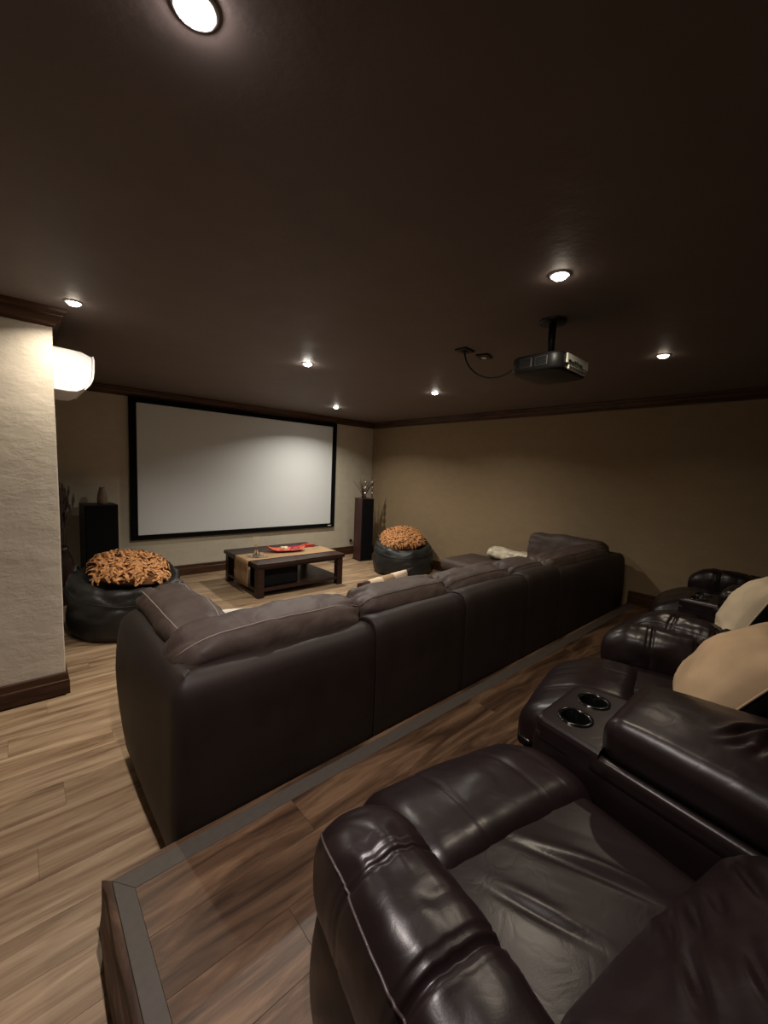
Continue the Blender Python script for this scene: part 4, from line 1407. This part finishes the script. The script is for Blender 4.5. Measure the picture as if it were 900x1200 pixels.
# plug and lead on the far wall beside the speaker
t = thing('wall_plug', 'black plug with a looped lead low on the far wall beside the speaker', 'plug', (4.845, YF, 0.27))
MB().rb(-0.02, 0.02, -0.035, 0.0, -0.025, 0.025, 0.006).build('plug_body', M['black_plastic'], t)
tube('lead', [(0, -0.035, 0.0), (0.0, -0.06, 0.02), (0.01, -0.075, -0.02), (0.04, -0.07, -0.10), (0.02, -0.06, -0.20), (-0.02, -0.05, -0.262)], 0.005, M['black_plastic'], t, 7)

# ------------------------------------------------------------------ ceiling projector
t = thing('ceiling_projector', 'dark projector hanging under the ceiling, grilles catching the light', 'projector', (2.445, 1.255, 2.265))
def outline(hx, hy, r, bow):
    pts = []
    for sx_, sy_, a0 in ((1, 1, 0), (-1, 1, PI / 2), (-1, -1, PI), (1, -1, 3 * PI / 2)):
        for k in range(7):
            a = a0 + PI / 2 * k / 6
            pts.append((sx_ * (hx - r) + r * math.cos(a), sy_ * (hy - r) + r * math.sin(a)))
    return [(x, y + bow * (1 - (x / hx) ** 2) * (1 if y > 0 else -1)) for x, y in pts]
v, f = [], []
st = [(-0.020, 0.0), (-0.006, 0.004), (0.0, 0.018), (0.0, 0.085), (-0.006, 0.098), (-0.025, 0.106)]
for off, z in st:
    v += [(x, y, z) for x, y in outline(0.195 + off, 0.150 + off, 0.055, 0.012)]
n = 28
for i in range(len(st) - 1):
    for j in range(n):
        f.append((i * n + j, i * n + (j + 1) % n, (i + 1) * n + (j + 1) % n, (i + 1) * n + j))
f += [tuple(range(n)), tuple((len(st) - 1) * n + j for j in range(n))]
link('case', v, f, M['black_plastic'], t)
# left flank: two grille panels with louvres
for y0_, y1_ in ((-0.085, -0.01), (0.01, 0.085)):
    gp = MB().rb(-0.1985, -0.193, y0_, y1_, 0.028, 0.080, 0.002).build('side_grille', M['grey_plastic'], t)
    for k in range(6):
        z = 0.033 + k * 0.0078
        MB().box(-0.2005, -0.198, y0_ + 0.005, y1_ - 0.005, z, z + 0.0045).build('louvre', M['black_plastic'], gp)
# rear: pale connector panel
rp_ = MB().rb(-0.125, 0.155, -0.168, -0.158, 0.040, 0.094, 0.003).build('rear_panel', M['pale_plastic'], t)
rp_['label'] = 'pale rear connector panel'
for k, (x, z, w_, h_) in enumerate(((-0.11, 0.046, 0.03, 0.014), (-0.07, 0.046, 0.025, 0.010), (-0.035, 0.048, 0.016, 0.016), (-0.008, 0.048, 0.016, 0.016), (0.02, 0.046, 0.05, 0.012))):
    MB().box(x, x + w_, -0.1705, -0.167, z, z + h_).build('socket', M['black_plastic'], rp_)
lp = MB().rb(-0.10, 0.13, -0.1675, -0.156, 0.010, 0.034, 0.003).build('lower_vent', M['pale_plastic'], t)
for k in range(13):
    MB().box(-0.092 + k * 0.017, -0.083 + k * 0.017, -0.169, -0.167, 0.014, 0.030).build('vent_slot', M['black_plastic'], lp)
lathe('lens', [(0.001, 0.0), (0.035, 0.0), (0.040, 0.004), (0.040, 0.02), (0.034, 0.022), (0.030, 0.010), (0.001, 0.008)], M['black_plastic'], t, 24, (0, 0, 0), cap=False)
bpy.data.objects['lens'].rotation_euler[0] = -PI / 2
bpy.data.objects['lens'].location = (0.06, 0.155, 0.052)
lathe('mount_pole', [(0.022, 0.10), (0.022, 0.325)], M['black_plastic'], t, 16)
lathe('mount_plate', [(0.001, 0.318), (0.075, 0.318), (0.08, 0.322), (0.08, 0.335)], M['black_plastic'], t, 24, cap=False)
for k in range(4):
    a = PI / 4 + k * PI / 2
    tube('mount_arm', [(0.02 * math.cos(a), 0.02 * math.sin(a), 0.13), (0.11 * math.cos(a), 0.10 * math.sin(a), 0.104)], 0.008, M['black_plastic'], t, 6)

for k, (x, y, rz) in enumerate(((2.575, 2.01, 0.1), (2.80, 1.99, 0.3))):
    t = thing('ceiling_outlet', ['black ceiling outlet plate feeding the projector cable', 'black ceiling outlet plate with a pale plug, nearer the projector'][k], 'outlet', (x, y, CEIL), rz, 'ceiling outlet plates')
    MB().rb(-0.065, 0.065, -0.05, 0.05, -0.012, 0.0, 0.004).build('plate', M['black_plastic'], t)
    MB().rb(-0.02, 0.02, -0.018, 0.018, -0.020, -0.011, 0.003).build('socket', M['black_plastic'] if k == 0 else M['pale_plastic'], t)
pts = []
P0, P3 = Vector((2.575, 2.01, 2.58)), Vector((2.30, 1.39, 2.33))
P1, P2 = Vector((2.60, 2.0, 2.40)), Vector((2.50, 1.66, 2.26))
for i in range(25):
    s = i / 24
    pts.append(P0 * (1 - s) ** 3 + P1 * 3 * s * (1 - s) ** 2 + P2 * 3 * s * s * (1 - s) + P3 * s ** 3)
o = tube('projector_cable', pts, 0.006, M['black_plastic'], None, 8)
tag(o, 'black cable sagging from the ceiling outlet to the projector', 'cable')
